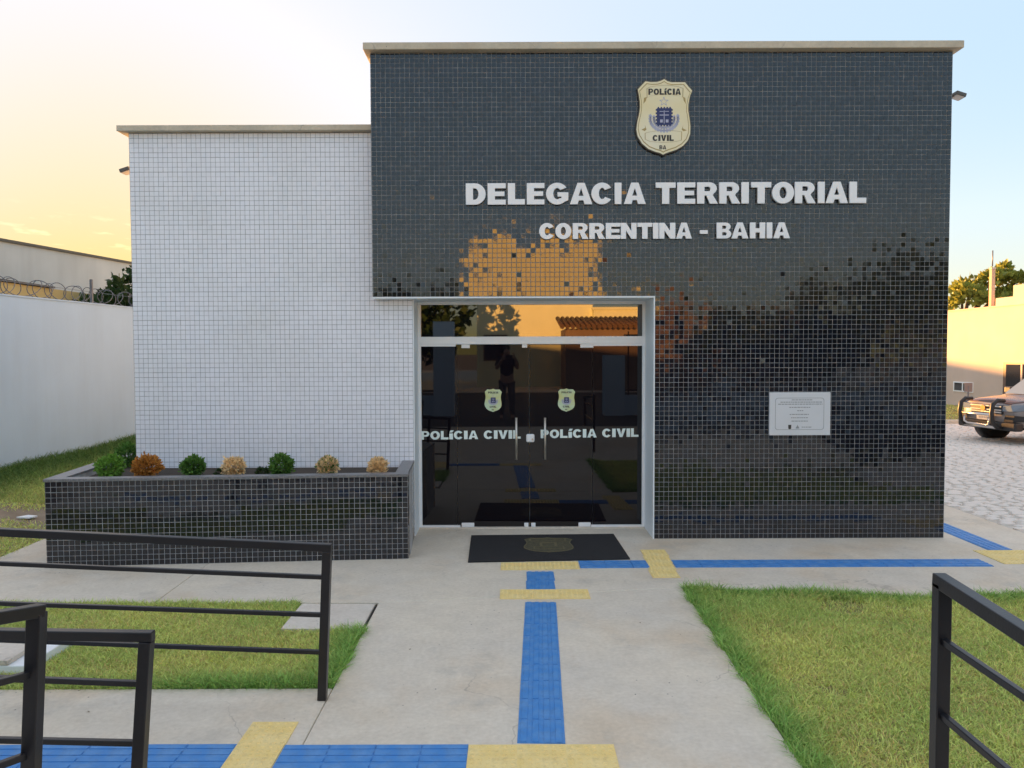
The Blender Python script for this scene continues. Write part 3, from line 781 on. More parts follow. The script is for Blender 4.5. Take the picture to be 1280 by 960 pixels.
# ------------------------------------------------------------------ planter
PL = empty('planter', (0, 0, 0), 'long black mosaic planter with grey rim under the white wall', 'planter')
fl, frr, rb, lb = Vector((-4.425, -1.03, 0)), Vector((-1.026, -.775, 0)), Vector((-1.085, .165, 0)), Vector((-4.62, .80, 0))
ZP = .815
core = MB()
def wallseg(a, b, t, z0, z1):
    d = (b - a).normalized(); n_ = Vector((-d.y, d.x, 0))
    core.prism([tuple(a)[:2], tuple(b)[:2], tuple(b + n_ * t)[:2], tuple(a + n_ * t)[:2]], z0, z1)
wallseg(fl, frr, .14, 0, ZP); wallseg(frr + Vector((0, .15, 0)), rb, .14, 0, ZP); wallseg(lb, fl + Vector((-.015, .15, 0)), .14, 0, ZP)
core.box(-4.62, -4.15, .80, .93, 0, ZP)
core.build('planter_wall', M['black_grout'], PL)
areas = []
for a, b in ((fl, frr), (frr, rb), (lb, fl)):
    d = (b - a); L = d.length; d.normalize(); n_ = Vector((d.y, -d.x, 0))
    areas.append((tuple(a), tuple(d), (0, 0, 1), tuple(n_), L, ZP - .002))
v, q = mosaic(areas, tilt=.25, joint=.0046, wild=.015)
o = raw('planter_mosaic', v, q, M['black_tile'], PL); tag(o, kind='stuff')
rim = MB()
z0, z1 = ZP + .001, ZP + .026
rim.prism([(-4.437, -1.04), (-1.018, -.784), (-1.03, -.67), (-4.45, -.92)], z0, z1)
rim.prism([(-1.16, -.682), (-1.031, -.668), (-1.078, .168), (-1.21, .168)], z0, z1 - .0005)
rim.prism([(-4.635, .80), (-4.451, -.918), (-4.30, -.905), (-4.46, .80)], z0, z1 - .0005)
rim.prism([(-4.635, .802), (-4.15, .802), (-4.15, .95), (-4.635, .95)], z0, z1 - .001)
rim.build('rim', M['granite'], PL, bevel=.003)
so = MB().prism([(-4.5, -.9), (-1.2, -.66), (-1.22, .17), (-4.15, .17), (-4.15, .8), (-4.6, .8)], .3, .765).build('soil', M['soil'], PL)

def leaf_cloud(n, sampler, size, up=.25, stretch=2.0):
    """n small leaf quads; sampler(i)-> (pos, outward)"""
    V, Q = np.zeros((n, 4, 3)), np.arange(n * 4).reshape(n, 4)
    pos, outw = sampler(n)
    d = outw + rng.normal(0, .55, (n, 3)); d[:, 2] += up; d /= np.linalg.norm(d, axis=1, keepdims=True)
    r_ = np.cross(d, rng.normal(0, 1, (n, 3))); r_ /= np.linalg.norm(r_, axis=1, keepdims=True) + 1e-9
    s = size * rng.uniform(.6, 1.3, n)[:, None]
    V[:, 0] = pos; V[:, 1] = pos + d * s * .5 + r_ * s / stretch * .5; V[:, 2] = pos + d * s; V[:, 3] = pos + d * s * .5 - r_ * s / stretch * .5
    return V.reshape(-1, 3), Q

def shrub(x, y, z, r, rzv, m, lab, n=1300, leaf=.036, m2=None, flatz=.95):
    e = empty('shrub', (x, y, .765), lab, 'shrub', 'small shrubs in the black planter')
    lump = rng.normal(0, 1, (14, 3)); lump /= np.linalg.norm(lump, axis=1, keepdims=True)
    def samp(k):
        d = rng.normal(0, 1, (k, 3)); d /= np.linalg.norm(d, axis=1, keepdims=True)
        bump_ = .80 + .22 * np.clip(np.max(d @ lump.T, axis=1) * 4 - 3.0, 0, 1) + .06 * np.sin(d[:, 0] * 7 + x * 7) * np.cos(d[:, 2] * 6 + x)
        rad = r * bump_ * (rng.uniform(.3, 1, k) ** .5) * np.where(rng.random(k) < .04, 1.25, 1)
        p = d * rad[:, None]; p[:, 2] *= rzv / r; p[:, 2] += z - .765
        return p, d
    v, q = leaf_cloud(n, samp, leaf, up=.35, stretch=1.7)
    raw('foliage', v, q, m, e)
    if m2:
        v, q = leaf_cloud(n // 4, samp, leaf, up=.6, stretch=1.7); raw('old_foliage', v, q, m2, e)
    st_ = MB()
    for k in range(6):
        a = random.uniform(0, 6.28); st_.tube([(0, 0, -.02), (.3 * r * math.cos(a), .3 * r * math.sin(a), (z - .765) * .6), (.75 * r * math.cos(a), .75 * r * math.sin(a), z - .765 + r * .3)], .003, 5)
    st_.build('stem', M['bark'], e)
shrub(-4.06, -.55, .885, .135, .115, M['leaf_green'], 'bright green shrub, first in the front row at the left end of the planter')
shrub(-4.30, .33, .88, .145, .15, M['leaf_mid'], 'dark green shrub behind the row by the left corner of the white wall')
shrub(-3.68, -.55, .88, .130, .11, M['leaf_orange'], 'orange shrub between the bright green ones at the planter left end')
shrub(-3.22, -.55, .885, .112, .10, M['leaf_mid'], 'round green shrub between the orange and the first tan shrub')
shrub(-2.81, -.55, .88, .105, .095, M['leaf_tan'], 'tan shrub between two round green ones')
shrub(-2.325, -.55, .885, .112, .12, M['leaf_mid'], 'upright green shrub in the middle of the planter between two tan ones')
shrub(-1.855, -.55, .885, .100, .10, M['leaf_tan'], 'tan shrub with some green shoots, second from the right end', m2=M['leaf_mid'])
shrub(-1.36, -.55, .875, .088, .085, M['leaf_tan'], 'smallest tan shrub at the right end of the planter by the door', m2=M['leaf_tan'])
shrub(-2.97, -.45, .815, .06, .03, M['leaf_dark'], 'low dark green sprig left of the middle tan shrub', n=160)
shrub(-2.55, -.45, .815, .07, .03, M['leaf_dark'], 'low dark green sprig just right of the first tan shrub', n=180)

# ================================================================== RAILINGS
def railing(label, posts, rails, w=.05, group='black metal railings'):
    e = empty('railing', (posts[0][0][0], posts[0][0][1], 0), label, 'railing', group)
    off = Vector(e.location)
    for a, b in posts: MB().bar(Vector(a) - off, Vector(b) - off, w).build('post', M['black_metal'], e, bevel=.004)
    for i, (a, b, th) in enumerate(rails):
        MB().bar(Vector(a) - off, Vector(b) - off, th).build('top_rail' if i == 0 else 'rail', M['black_metal'], e, bevel=.004 if i == 0 else .003)
    return e
railing('longest black railing along the front of the left grass, nearest the planter', [((-1.115, -3.85, 0), (-1.075, -3.85, .875)), ((-3.25, -3.85, 0), (-3.21, -3.85, .98))],
        [((-1.048, -3.85, .895), (-3.6, -3.85, 1.026), .045), ((-1.09, -3.85, .722), (-3.6, -3.85, .838), .025), ((-1.10, -3.85, .50), (-3.6, -3.85, .600), .025), ((-1.11, -3.85, .280), (-3.6, -3.85, .385), .025)])
railing('black railing with three bars in front of the blue tiles, middle of the left three', [((-1.615, -5.07, -.05), (-1.545, -5.07, .812)), ((-3.1, -5.07, -.05), (-3.05, -5.07, .812))],
        [((-1.516, -5.07, .832), (-3.6, -5.07, .872), .042), ((-1.56, -5.07, .628), (-3.6, -5.07, .712), .024), ((-1.583, -5.07, .372), (-3.6, -5.07, .425), .024)])
railing('nearest black railing post at the lower left with rails running towards the viewer', [((-1.80, -5.5, .08), (-1.735, -5.5, 1.08)), ((-2.42, -7.2, .4), (-2.36, -7.2, 1.38))],
        [((-1.725, -5.488, 1.085), (-2.36, -7.3, 1.40), .046), ((-1.755, -5.5, .855), (-2.38, -7.3, 1.15), .025), ((-1.775, -5.5, .553), (-2.40, -7.3, .86), .025)], w=.052)
railing('black railing at the lower right on the lawn, rails running towards the viewer', [((1.575, -5.48, .05), (1.575, -5.48, 1.17)), ((1.575, -7.3, .4), (1.575, -7.3, 1.05))],
        [((1.575, -5.455, 1.178), (1.575, -7.4, 1.06), .05), ((1.575, -5.48, .961), (1.575, -7.4, .95), .025), ((1.575, -5.48, .685), (1.575, -7.4, .68), .025), ((1.575, -5.48, .40), (1.575, -7.4, .42), .025)])

# ================================================================== LEFT SIDE
pw = empty('perimeter_wall', (-8.2, 6, 0), 'plain pale blue rendered boundary wall at the left', 'wall')
MB().prism([(-.25, -13.0), (0, -13.0), (0, 18), (-.25, 18)], -.3, [2.86, 2.86, 3.17, 3.17]).build('wall_face', M['perimeter'], pw)
MB().prism([(-.27, -13.0), (.015, -13.0), (.015, 18), (-.27, 18)], [2.861, 2.861, 3.171, 3.171], [2.885, 2.885, 3.195, 3.195]).build('wall_cap', M['perimeter'], pw)
rw = empty('razor_wire', (-8.32, 0, 0), 'coiled razor wire along the top of the pale blue wall', 'razor wire')
pts = []
n_l = 66
for i in range(n_l * 18):
    t_ = i / 18; yy = -4.0 + t_ * .30 + .05 * math.sin(t_ * 1.9); a = 2 * math.pi * t_
    rr_ = .155 * (1 + .08 * math.sin(t_ * 2.3)); zc = 2.94 + yy * .0098 + .165
    pts.append((.06 * math.sin(t_ * 1.7) + rr_ * .75 * math.cos(a), yy + .16 * math.sin(a * .5) + rr_ * .62 * math.cos(a) , zc + rr_ * math.sin(a)))
MB().tube(pts, .0075, 4).build('coil', M['wire'], rw)
MB().tube([(0, -6, 3.13), (0, 16, 3.34)], .004, 4).build('strand', M['wire'], rw)
for yy in (.9, 7.03, 13.0):
    e = empty('wire_post', (-8.32, yy, 2.95), {.9: 'thin grey steel post beyond the left edge holding the razor wire', 7.03: 'thin grey steel post holding up the razor wire near the tree', 13.0: 'thin grey steel post behind the white wall'}[yy], 'post', 'razor wire posts')
    MB().bar((0, 0, 0), (0, 0, .55), .045).build('upright', M['wire'], e)

nh = empty('neighbour_house', (-12, 10, 0), 'plain grey house wall with sloping top edge behind the razor wire', 'house')
MB().prism([(-9, -12), (0, -12), (0, 11), (-9, 11)], -.2, [4.33, 4.33, 5.0, 5.0]).build('house_wall', M['house_grey'], nh)
MB().prism([(-9.1, -12.1), (.05, -12.1), (.05, 11.05), (-9.1, 11.05)], [4.331, 4.331, 5.003, 5.003], [4.40, 4.40, 5.07, 5.07]).build('roof_cap', M['house_cap'], nh)
ow = empty('ochre_wall', (-10, 8, 0), 'low ochre outbuilding wall just behind the razor wire', 'wall')
MB().box(-.9, 0, -9, -1.55, -.2, 3.46).build('wall_face', M['house_yellow'], ow)
MB().box(-.9, -.02, -1.55, 8, -.2, 3.45).build('low_wall_face', M['house_yellow'], ow)
MB().box(-.95, .04, -9, .6, 3.461, 3.50).build('wall_cap', M['house_cap'], ow)
MB().box(-.85, .02, -9, -1.3, 2.9, 3.2).build('brown_band', M['brown_wall'], ow)

# ------------------------------------------------------------------ trees
def tree(name, label, loc, trunk_h, blobs, leaf, per, m, cat='tree', group=None, trunk_r=.14, up=.2):
    e = empty(name, loc, label, cat, group)
    tr = MB(); tr.tube([(0, 0, -.3), (.05, .02, trunk_h * .5), (-.03, .05, trunk_h)], [trunk_r, trunk_r * .8, trunk_r * .6], 8)
    for (bx, by, bz, rx_, ry_, rz_) in blobs:
        tr.tube([(-.03, .05, trunk_h * .85), (bx * .5, by * .5, (trunk_h + bz) * .5), (bx, by, bz)], [trunk_r * .5, trunk_r * .3, trunk_r * .1], 5)
    tr.build('trunk', M['bark'], e)
    VV, QQ = [], []; base = 0
    for (bx, by, bz, rx_, ry_, rz_) in blobs:
        # each clump is made of sprays scattered unevenly in its volume
        ns = 26
        sp_ = rng.normal(0, 1, (ns, 3)); sp_ /= np.linalg.norm(sp_, axis=1, keepdims=True); sp_ *= rng.uniform(.35, 1, (ns, 1)) ** .5
        n = int(per)
        def samp(k):
            c = sp_[rng.integers(0, ns, k)]
            p = c + rng.normal(0, .15, (k, 3))
            return p * np.array([rx_, ry_, rz_]) + np.array([bx, by, bz]), p
        v, q = leaf_cloud(n, samp, leaf, up=up, stretch=1.6)
        VV.append(v); QQ.append(q + base); base += len(v)
    raw('crown', np.concatenate(VV), np.concatenate(QQ), m, e)
    return e
tree('tree', 'dark leafy tree behind the pale blue wall at the corner of the white mosaic', (-9.15, 9.6, 0), 2.4,
     [(.35, 0, 3.2, .55, .6, .4), (.1, .4, 3.55, .5, .5, .45), (.55, .6, 3.9, .45, .5, .5), (-.35, -.2, 3.02, .42, .5, .22), (.6, .8, 4.35, .25, .3, .4), (.45, -.3, 2.95, .5, .5, .3)], .16, 420, M['leaf_dark'])

# unseen row of houses, added to cast shade on the yard and annex
for i, (x0, x1, h, lab) in enumerate(((-46, -34, 5.35, 'unseen low house added to cast shade, westmost'), (-33.6, -20, 5.55, 'unseen low house added to cast shade, second'), (-19.6, -6, 5.45, 'unseen low house added to cast shade, third'), (-5.6, 8, 5.5, 'unseen low house added to cast shade, behind the station'))):
    e = empty('shade_house', ((x0 + x1) / 2, 62, 0), lab, 'house', 'unseen low houses added for shade')
    hw = (x1 - x0) / 2
    MB().box(-hw, hw, 0, 8, -.2, h - .6).build('wall', M['house_grey'], e)
    MB().prism_x([(-.4, h - .6), (8.4, h - .6), (4, h)], -hw - .2, hw + .2).build('roof', M['roof_tile'], e)

# ================================================================== RIGHT SIDE: yard, annex, pickup
ybase = MB().prism([(5.69, -6), (60, -6), (60, 60), (5.73, 60)], -.15, -.016).build('yard', M['cobble_joint']); tag(ybase, kind='structure')
yk = MB().box(12.2, 60, 13.2, 13.45, -.1, .09).build('kerb', M['concrete']); tag(yk, kind='structure')
yg = MB().prism([(12.2, 13.46), (16.4, 13.46), (16.4, 40), (12.2, 40)], -.1, .02).build('verge', M['lawn_soil']); tag(yg, kind='structure')
# cobbles: individual stones nearest the camera, the rest joined
cob_protos = []
def cobble_shape(w, l, h):
    n = 7; vs = []
    for z, f in ((0, 1.0), (h * .75, .97), (h, .82)):
        for k in range(n):
            a = 2 * math.pi * k / n
            c, s_ = math.cos(a), math.sin(a)
            vs.append((w / 2 * f * math.copysign(abs(c) ** .6, c), l / 2 * f * math.copysign(abs(s_) ** .6, s_), z))
    fs = [(i * n + k, i * n + (k + 1) % n, (i + 1) * n + (k + 1) % n, (i + 1) * n + k) for i in range(2) for k in range(n)] + [tuple(range(2 * n, 3 * n))]
    return vs, fs
spots = []
y = -2.0; ri = 0
while y < 16:
    x = 5.72 + (ri % 2) * .09
    while x < 14:
        w, l = random.uniform(.15, .25), random.uniform(.10, .14)
        # only stones inside the visible wedge to the right of the wall
        u = 640 + 962 * x / (y + 8.27)
        if 1120 < u < 1400: spots.append((x + w / 2, y + random.uniform(-.015, .015), w, l, u))
        x += w + random.uniform(.012, .03)
    y += .135; ri += 1
def vis(s_):  # roughly how large a stone shows
    inside = 1 if 1178 < s_[4] < 1290 else 0
    return (inside, -(s_[1] + 8.27))
spots.sort(key=vis, reverse=True)
protos = []
for i in range(8):
    vs, fs = cobble_shape(1, 1, 1); vs = [(a + random.uniform(-.05, .05), b + random.uniform(-.06, .06), c * (1 + random.uniform(-.12, .12))) for a, b, c in vs]
    me = bpy.data.meshes.new('cobble'); me.from_pydata(vs, [], fs); me.materials.append(M['cobble']); protos.append(me)
for (x, y, w, l, u) in spots[:300]:
    o = bpy.data.objects.new('cobble', random.choice(protos)); COL.objects.link(o); o.parent = ybase
    o.location = (x, y, -.035); o.scale = (w, l, random.uniform(.030, .040)); o.rotation_euler = (random.gauss(0, .03), random.gauss(0, .03), random.gauss(0, .1))
mb = MB()
for (x, y, w, l, u) in spots[300:]:
    vs, fs = cobble_shape(w, l, random.uniform(.030, .040)); a = random.gauss(0, .1); ca, sa = math.cos(a), math.sin(a)
    mb.add([(x + p[0] * ca - p[1] * sa, y + p[0] * sa + p[1] * ca, -.035 + p[2]) for p in vs], fs)
o = mb.build('cobbles', M['cobble'], ybase); tag(o, kind='stuff')

AX = 16.5
an = empty('annex_building', (AX, 20, 0), 'sunlit cream rendered building with small window behind the parked pickup', 'building')
MB().box(0, 8, -22, 14, -.2, 3.52).build('wall', M['annex'], an)
MB().box(-.03, 8, -22, 14, 3.521, 3.56).build('wall_cap', M['annex'], an)
MB().box(.1, 6, -9, -2.7, 3.561, 4.19).build('roof_block', M['annex'], an)
MB().box(.12, 3, -2.69, -1.75, 3.561, 3.83).build('roof_parapet', M['annex'], an)
w_ = MB().box(-.03, .05, -.78, .44, .53, .90).build('window', M['white_paint'], an, bevel=.01)
MB().box(-.035, -.02, -.12, .36, .58, .86).build('pane', M['window_dark'], w_); MB().box(-.035, -.02, -.70, -.2, .58, .86).build('pane', M['window_dark'], w_)
w_ = MB().box(-.05, .05, -4.6, -2.5, -.1, 1.64).build('doorway', M['brown_frame'], an)
MB().box(-.06, -.045, -3.42, -2.66, .0, 1.58).build('pane', M['window_dark'], w_); MB().box(-.06, -.045, -4.45, -3.5, .0, 1.58).build('pane', M['window_dark'], w_)
MB().box(-.075, -.04, -3.50, -3.42, .0, 1.6).build('mullion', M['annex'], w_)
ms = empty('antenna_mast', (AX + .2, 18.6, 3.56), 'thin roof post with antenna rod above the annex wall', 'mast')
MB().box(-.06, .06, -.07, .07, 0, 1.3).build('post', mat('reddish_post', (.62, .42, .30), .9), ms)
MB().box(-.075, .075, -.085, .085, 1.301, 1.36).build('post_cap', M['annex'], ms)
MB().tube([(0, 0, 1.4), (0, 0, 1.95)], .02, 6).build('rod', M['wire'], ms)
e = empty('post_sign', (14.17, 15.6, 0), 'small plain grey sign on a thin post behind the pickup bonnet', 'sign')
MB().tube([(0, 0, 0), (0, 0, .95)], .025, 8).build('post', M['wire'], e)
MB().bar((0, 0, .76), (0, 0, 1.04), .24, .03).build('panel', mat('grey_panel', (.24, .21, .22), .6), e)

blobs = []
for (u, v_, w_u, h_v) in ((1200, 372, 20, 10), (1222, 356, 17, 16), (1236, 348, 14, 12), (1247, 344, 16, 14), (1262, 336, 11, 9), (1258, 352, 16, 14), (1272, 347, 9, 6), (1228, 374, 24, 10), (1252, 370, 18, 12), (1197, 360, 6, 4), (1285, 350, 14, 12), (1192, 378, 10, 8), (1212, 366, 12, 8)):
    d_ = 42.0
    blobs.append(((u - 640) / 962 * d_ - 24.5, random.uniform(-1, 1), 2.02 + (438 - v_) / 962 * d_, w_u / 962 * d_ * .62, .9, h_v / 962 * d_ * .55))
tree('tree', 'sunlit spreading tree rising behind the cream annex', (24.5, 33.7, 0), 3.2, blobs, .34, 210, M['leaf_olive'], up=.5, trunk_r=.25)

# ------------------------------------------------------------------ pickup, facing -x
car = empty('pickup_truck', (11.13, 8.88, 0), 'silver pickup with maroon bonnet and black bull bar parked in the yard', 'pickup', rz=R(10)); car.scale = (.94, .97, .92)
def loft(secs, name, m, parent, smooth=True):
    """secs: (x, halfwidth, zb, zt, crown) lofted along x with rounded shoulders"""
    mb = MB(); n = 16; vs = []
    for (x, hw, zb, zt, cw) in secs:
        prof = [(-hw * .93, zb), (-hw, zb + (zt - zb) * .18), (-hw * 1.0, zb + (zt - zb) * .5), (-hw * .98, zb + (zt - zb) * .76), (-hw * .93, zb + (zt - zb) * .90), (-hw * cw, zt - .01), (-hw * cw * .6, zt + .012), (0, zt + .02)]
        prof = prof + [(-p[0], p[1]) for p in prof[::-1][1:]] + [(0, zb)]
        n = len(prof); vs += [(x, p[0], p[1]) for p in prof]
    fs = [(i * n + k, (i + 1) * n + k, (i + 1) * n + (k + 1) % n, i * n + (k + 1) % n) for i in range(len(secs) - 1) for k in range(n)]
    fs += [tuple(range(n)), tuple(range(len(vs) - 1, len(vs) - n - 1, -1))]
    mb.add(vs, fs, smooth)
    return mb.build(name, m, parent)
loft([(-.62, .62, .50, .90, .8), (-.55, .80, .44, .96, .84), (-.30, .88, .40, 1.0, .86), (.1, .91, .42, 1.04, .88), (.7, .92, .40, 1.08, .9), (1.0, .92, .38, 1.10, .92), (3.0, .92, .38, 1.08, .95), (4.55, .91, .45, 1.06, .96), (4.62, .86, .5, 1.02, .96)], 'body', M['car_paint'], car)
loft([(-.57, .62, .86, .985, .75), (-.30, .74, .9, 1.035, .8), (.2, .78, .9, 1.085, .84), (.85, .80, .95, 1.135, .88), (.98, .78, 1.0, 1.13, .88)], 'hood', M['car_brown'], car)
cab = loft([(.52, .80, 1.06, 1.10, .9), (.74, .80, 1.06, 1.18, .88), (1.36, .74, 1.06, 1.70, .82), (2.0, .73, 1.06, 1.76, .82), (3.0, .73, 1.06, 1.74, .82), (3.35, .76, 1.06, 1.2, .86)], 'cab', M['car_paint'], car)
MB().add([(.50, -.70, 1.135), (.50, .70, 1.135), (1.30, .62, 1.72), (1.30, -.62, 1.72)], [(0, 3, 2, 1)]).build('windshield', M['headlight'], cab)
for s_ in (-1, 1):
    MB().add([(.92, s_ * .81, 1.16), (2.05, s_ * .81, 1.16), (2.05, s_ * .755, 1.66), (1.42, s_ * .755, 1.62)], [(0, 1, 2, 3)]).build('side_window', M['window_dark'], cab)
    mi = MB().box(.84, 1.0, s_ * .98 - .1, s_ * .98 + .1, 1.12, 1.28).build('mirror', M['car_plastic'], car, bevel=.03)
    # headlight wraps round the corner
    hl = MB().add([(-.655, s_ * .46, .78), (-.635, s_ * .72, .79), (-.42, s_ * .915, .82), (-.05, s_ * .945, .90), (-.10, s_ * .93, .965), (-.46, s_ * .875, .955), (-.645, s_ * .68, .925), (-.66, s_ * .47, .905)], [(0, 1, 6, 7), (1, 2, 5, 6), (2, 3, 4, 5)])
    hl.build('headlight', M['headlight'], car)
    fp = MB().add([(-.69, s_ * .54, .545), (-.66, s_ * .76, .545), (-.44, s_ * .915, .56), (-.44, s_ * .925, .68), (-.66, s_ * .80, .70), (-.69, s_ * .58, .70)], [(0, 1, 4, 5), (1, 2, 3, 4)] if s_ > 0 else [(5, 4, 1, 0), (4, 3, 2, 1)]).build('fog_lamp_recess', M['car_plastic'], car)
MB().box(-.66, -.60, -.46, .46, .70, .92).build('grille', M['car_plastic'], car, bevel=.02)
gr = MB()
for z in (.745, .80, .885): gr.box(-.685, -.655, -.45, .45, z - .016, z + .016)
gr.build('grille_bar', M['chrome'], car, bevel=.006)
MB().tube([(-.69, .06, .83), (-.70, .06, .83)], .07, 12).build('badge', M['amber'], car)
MB().box(-.68, -.45, -.84, .84, .33, .53).build('bumper', M['car_plastic'], car, bevel=.04)
MB().box(-.30, .95, -.90, -.60, .34, .46).build('side_skirt', M['car_plastic'], car, bevel=.03)
MB().box(-.705, -.685, -.22, .22, .55, .67).build('number_plate', M['plate'], car)
tx = MB()
for k in range(7): tx.box(-.708, -.705, -.18 + k * .052, -.145 + k * .052, .585, .635)
o = tx.build('plate_marks', M['ghost_ink'], car); tag(o, kind='stuff')
bb = empty('bull_bar', (0, 0, 0)); bb.parent = car
for s_ in (-1, 1):
    MB().prism_x([(0, 0)], 0, 0) if False else None
    MB().tube([(-.62, s_ * .47, 1.03), (-.80, s_ * .47, 1.04), (-.92, s_ * .47, .95), (-.95, s_ * .47, .75), (-.92, s_ * .47, .52), (-.80, s_ * .47, .40), (-.62, s_ * .47, .38)], .048, 10).build('hoop', M['car_plastic'], bb)
MB().tube([(-.94, -.47, .70), (-.94, .47, .70)], .03, 8).build('cross_bar', M['chrome'], bb)
MB().tube([(-.82, -.47, .40), (-.82, .47, .40)], .032, 8).build('cross_bar', M['chrome'], bb)
MB().tube([(-.90, -.38, .64), (-.92, -.36, .50), (-.88, -.30, .45), (-.88, .30, .45), (-.92, .36, .50), (-.90, .38, .64)], .025, 8).build('plate_hoop', M['chrome'], bb)
for wx in (.30, 3.5):
    for s_ in (-1, 1):
        ar = MB().tube([(wx, s_ * .70, .42), (wx, s_ * .925, .42)], .47, 24).build('wheel_arch', M['car_plastic'], car)
        wh = MB().tube([(wx, s_ * .66, .38), (wx, s_ * .69, .38), (wx, s_ * .92, .38), (wx, s_ * .95, .38)], [.34, .385, .385, .35], 28).build('wheel', M['tyre'], car)
        MB().tube([(wx, s_ * .94, .38), (wx, s_ * .955, .38)], .24, 20).build('rim', M['chrome'], wh)

# ================================================================== GRASS
def grass(name, sampler, n, hmin, hmax, width, label=None):
    xy, z, tint, hk = sampler(n)
    n = len(xy)
    a = rng.uniform(0, 2 * np.pi, n); lean = rng.uniform(.35, 1.25, n)
    h = rng.uniform(hmin, hmax, n) * hk
    d = np.stack([np.cos(a), np.sin(a)], 1); s = np.stack([-np.sin(a), np.cos(a)], 1)
    tw = rng.uniform(0, np.pi, n); s = s * np.cos(tw)[:, None] + d * np.sin(tw)[:, None]
    w = width * rng.uniform(.6, 1.2, n)[:, None]
    V = np.zeros((n, 6, 3))
    for k, (t, f) in enumerate(((0, 1), (.5, .85), (1, .12))):
        off = d * (h * lean * t ** 1.8)[:, None]
        zz = z + h * (t - .35 * lean * t * t)
        V[:, 2 * k, :2] = xy + off + s * w * f; V[:, 2 * k + 1, :2] = xy + off - s * w * f
        V[:, 2 * k, 2] = zz; V[:, 2 * k + 1, 2] = zz
    q = np.array([(0, 1, 3, 2), (2, 3, 5, 4)])
    Q = (np.arange(n)[:, None, None] * 6 + q[None]).reshape(-1, 4)
    col = np.repeat(np.concatenate([tint, np.ones((n, 1))], 1), 6, 0)
    o = raw(name, V.reshape(-1, 3), Q, M['grass'], None, col)
    tag(o, label, 'grass', kind='stuff'); return o
def patch(x, y, s, ph=0.0):
    return .5 + .25 * (np.sin(x * s + 1.3 * np.sin(y * s * .8 + ph)) + np.sin(y * s * 1.3 + 1.7 * np.sin(x * s * .6 + ph * 2)))
YG, GG, BR = np.array([.80, .82, .26]), np.array([.25, .49, .11]), np.array([.92, .72, .30])
def tints(x, y, edge):
    n = len(x)
    p = np.clip(patch(x, y, 3.1, .4) * .6 + patch(x, y, 9.0, 2.0) * .4 + rng.normal(0, .16, n), 0, 1)[:, None]
    c = YG * (1 - p * .5) + GG * p * .5
    br = (rng.random(n) < (.12 + .18 * patch(x, y, 5.0, 3.3)))[:, None]
    c = np.where(br, BR * .8, c)
    e = np.clip(edge + rng.normal(0, .18, n), 0, 1)[:, None]
    return c * (1 - e) + GG * e * rng.uniform(.75, 1.15, n)[:, None]
def right_lawn(n):
    y = -6.6 + 4.9 * rng.random(n) ** .8; x = 1.40 + rng.random(n) * 6.2
    top = np.where(x < 3.3, -1.74 - (x - 1.46) * .122, -1.965 + .005 * x)
    top += .02 * np.sin(x * 9) + .015 * np.sin(x * 23)
    lft = 1.425 + (y + 5) * .0135 - .02 + .015 * np.sin(y * 13)
    u = 640 + 962 * x / (y + 8.27)
    k = (y < top) & (x > lft) & (u < 1750)
    bare = (patch(x, y, 2.3, 5.1) * .6 + patch(x, y, 7.7, 2.2) * .4) > .80
    k &= ~(bare & (rng.random(n) < .75))
    x, y, top, lft = x[k], y[k], top[k], lft[k]
    dt, dl = top - y, x - lft
    edge = np.maximum(np.clip(1 - dt / .28, 0, 1), np.clip(1 - dl / .30, 0, 1))
    edge = np.maximum(edge, .8 * np.clip(1 - np.hypot(dt, dl) / 1.1, 0, 1))
    return np.stack([x, y], 1), np.full(len(x), -.024), tints(x, y, edge * .95), (1 + 1.0 * edge) * (.75 + .5 * patch(x, y, 6.0, 1.0))
grass('lawn_grass', right_lawn, 390000, .025, .06, .0032, 'yellowish green lawn grass right of the entrance walk')
def island(n):
    x = -5.4 + rng.random(n) * 4.33; y = -3.70 + rng.random(n) * 1.62
    k = (x < -1.085 + .015 * np.sin(y * 11)) & (y < -2.085 + .015 * np.sin(x * 9))
    k &= ~((x > -1.71) & (y > -2.70 + .02 * np.sin(x * 14))) & ~((x < -3.07) & (y > -3.44) & (y < -2.97))
    x, y = x[k], y[k]
    dr, db, dtp = -1.08 - x, y + 3.70, -2.08 - y
    edge = np.maximum(np.clip(1 - dr / .35, 0, 1) * (y < -2.5), np.clip(1 - db / .30, 0, 1) * np.clip((x + 3.4) / 1.6, .25, 1))
    edge = np.maximum(edge, .4 * np.clip(1 - dtp / .2, 0, 1))
    return np.stack([x, y], 1), np.full(len(x), -.024), tints(x, y, edge * .95), 1 + 1.1 * edge
grass('lawn_grass', island, 130000, .025, .06, .0033, 'small rectangle of grass behind the long railing on the left')
def left_bank(n):
    x = -8.2 + rng.random(n) * 3.15; y = -3.2 + rng.random(n) * 14 * rng.random(n) ** .25
    wall = np.clip(1 - (x + 8.2) / 1.3, 0, 1)
    dirt = np.exp(-((y - 1.1 + .25 * np.sin(x * 2.3)) / .62) ** 2) * (x > -7.4)
    k = (rng.random(len(x)) > dirt * 1.05) & (x < -5.1 - .02 * y)
    u = 640 + 962 * x / (y + 8.27); k &= (u > -220) & (u < 185)
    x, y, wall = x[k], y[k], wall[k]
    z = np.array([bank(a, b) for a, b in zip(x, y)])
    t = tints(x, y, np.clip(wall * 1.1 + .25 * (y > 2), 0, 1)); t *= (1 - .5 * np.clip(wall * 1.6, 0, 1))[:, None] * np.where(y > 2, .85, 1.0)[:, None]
    return np.stack([x, y], 1), z - .01, t, np.where(y > 2, 1.15 + 1.8 * wall, .8)
grass('bank_grass', left_bank, 120000, .04, .085, .006, 'rough grass on the bank along the pale blue wall')
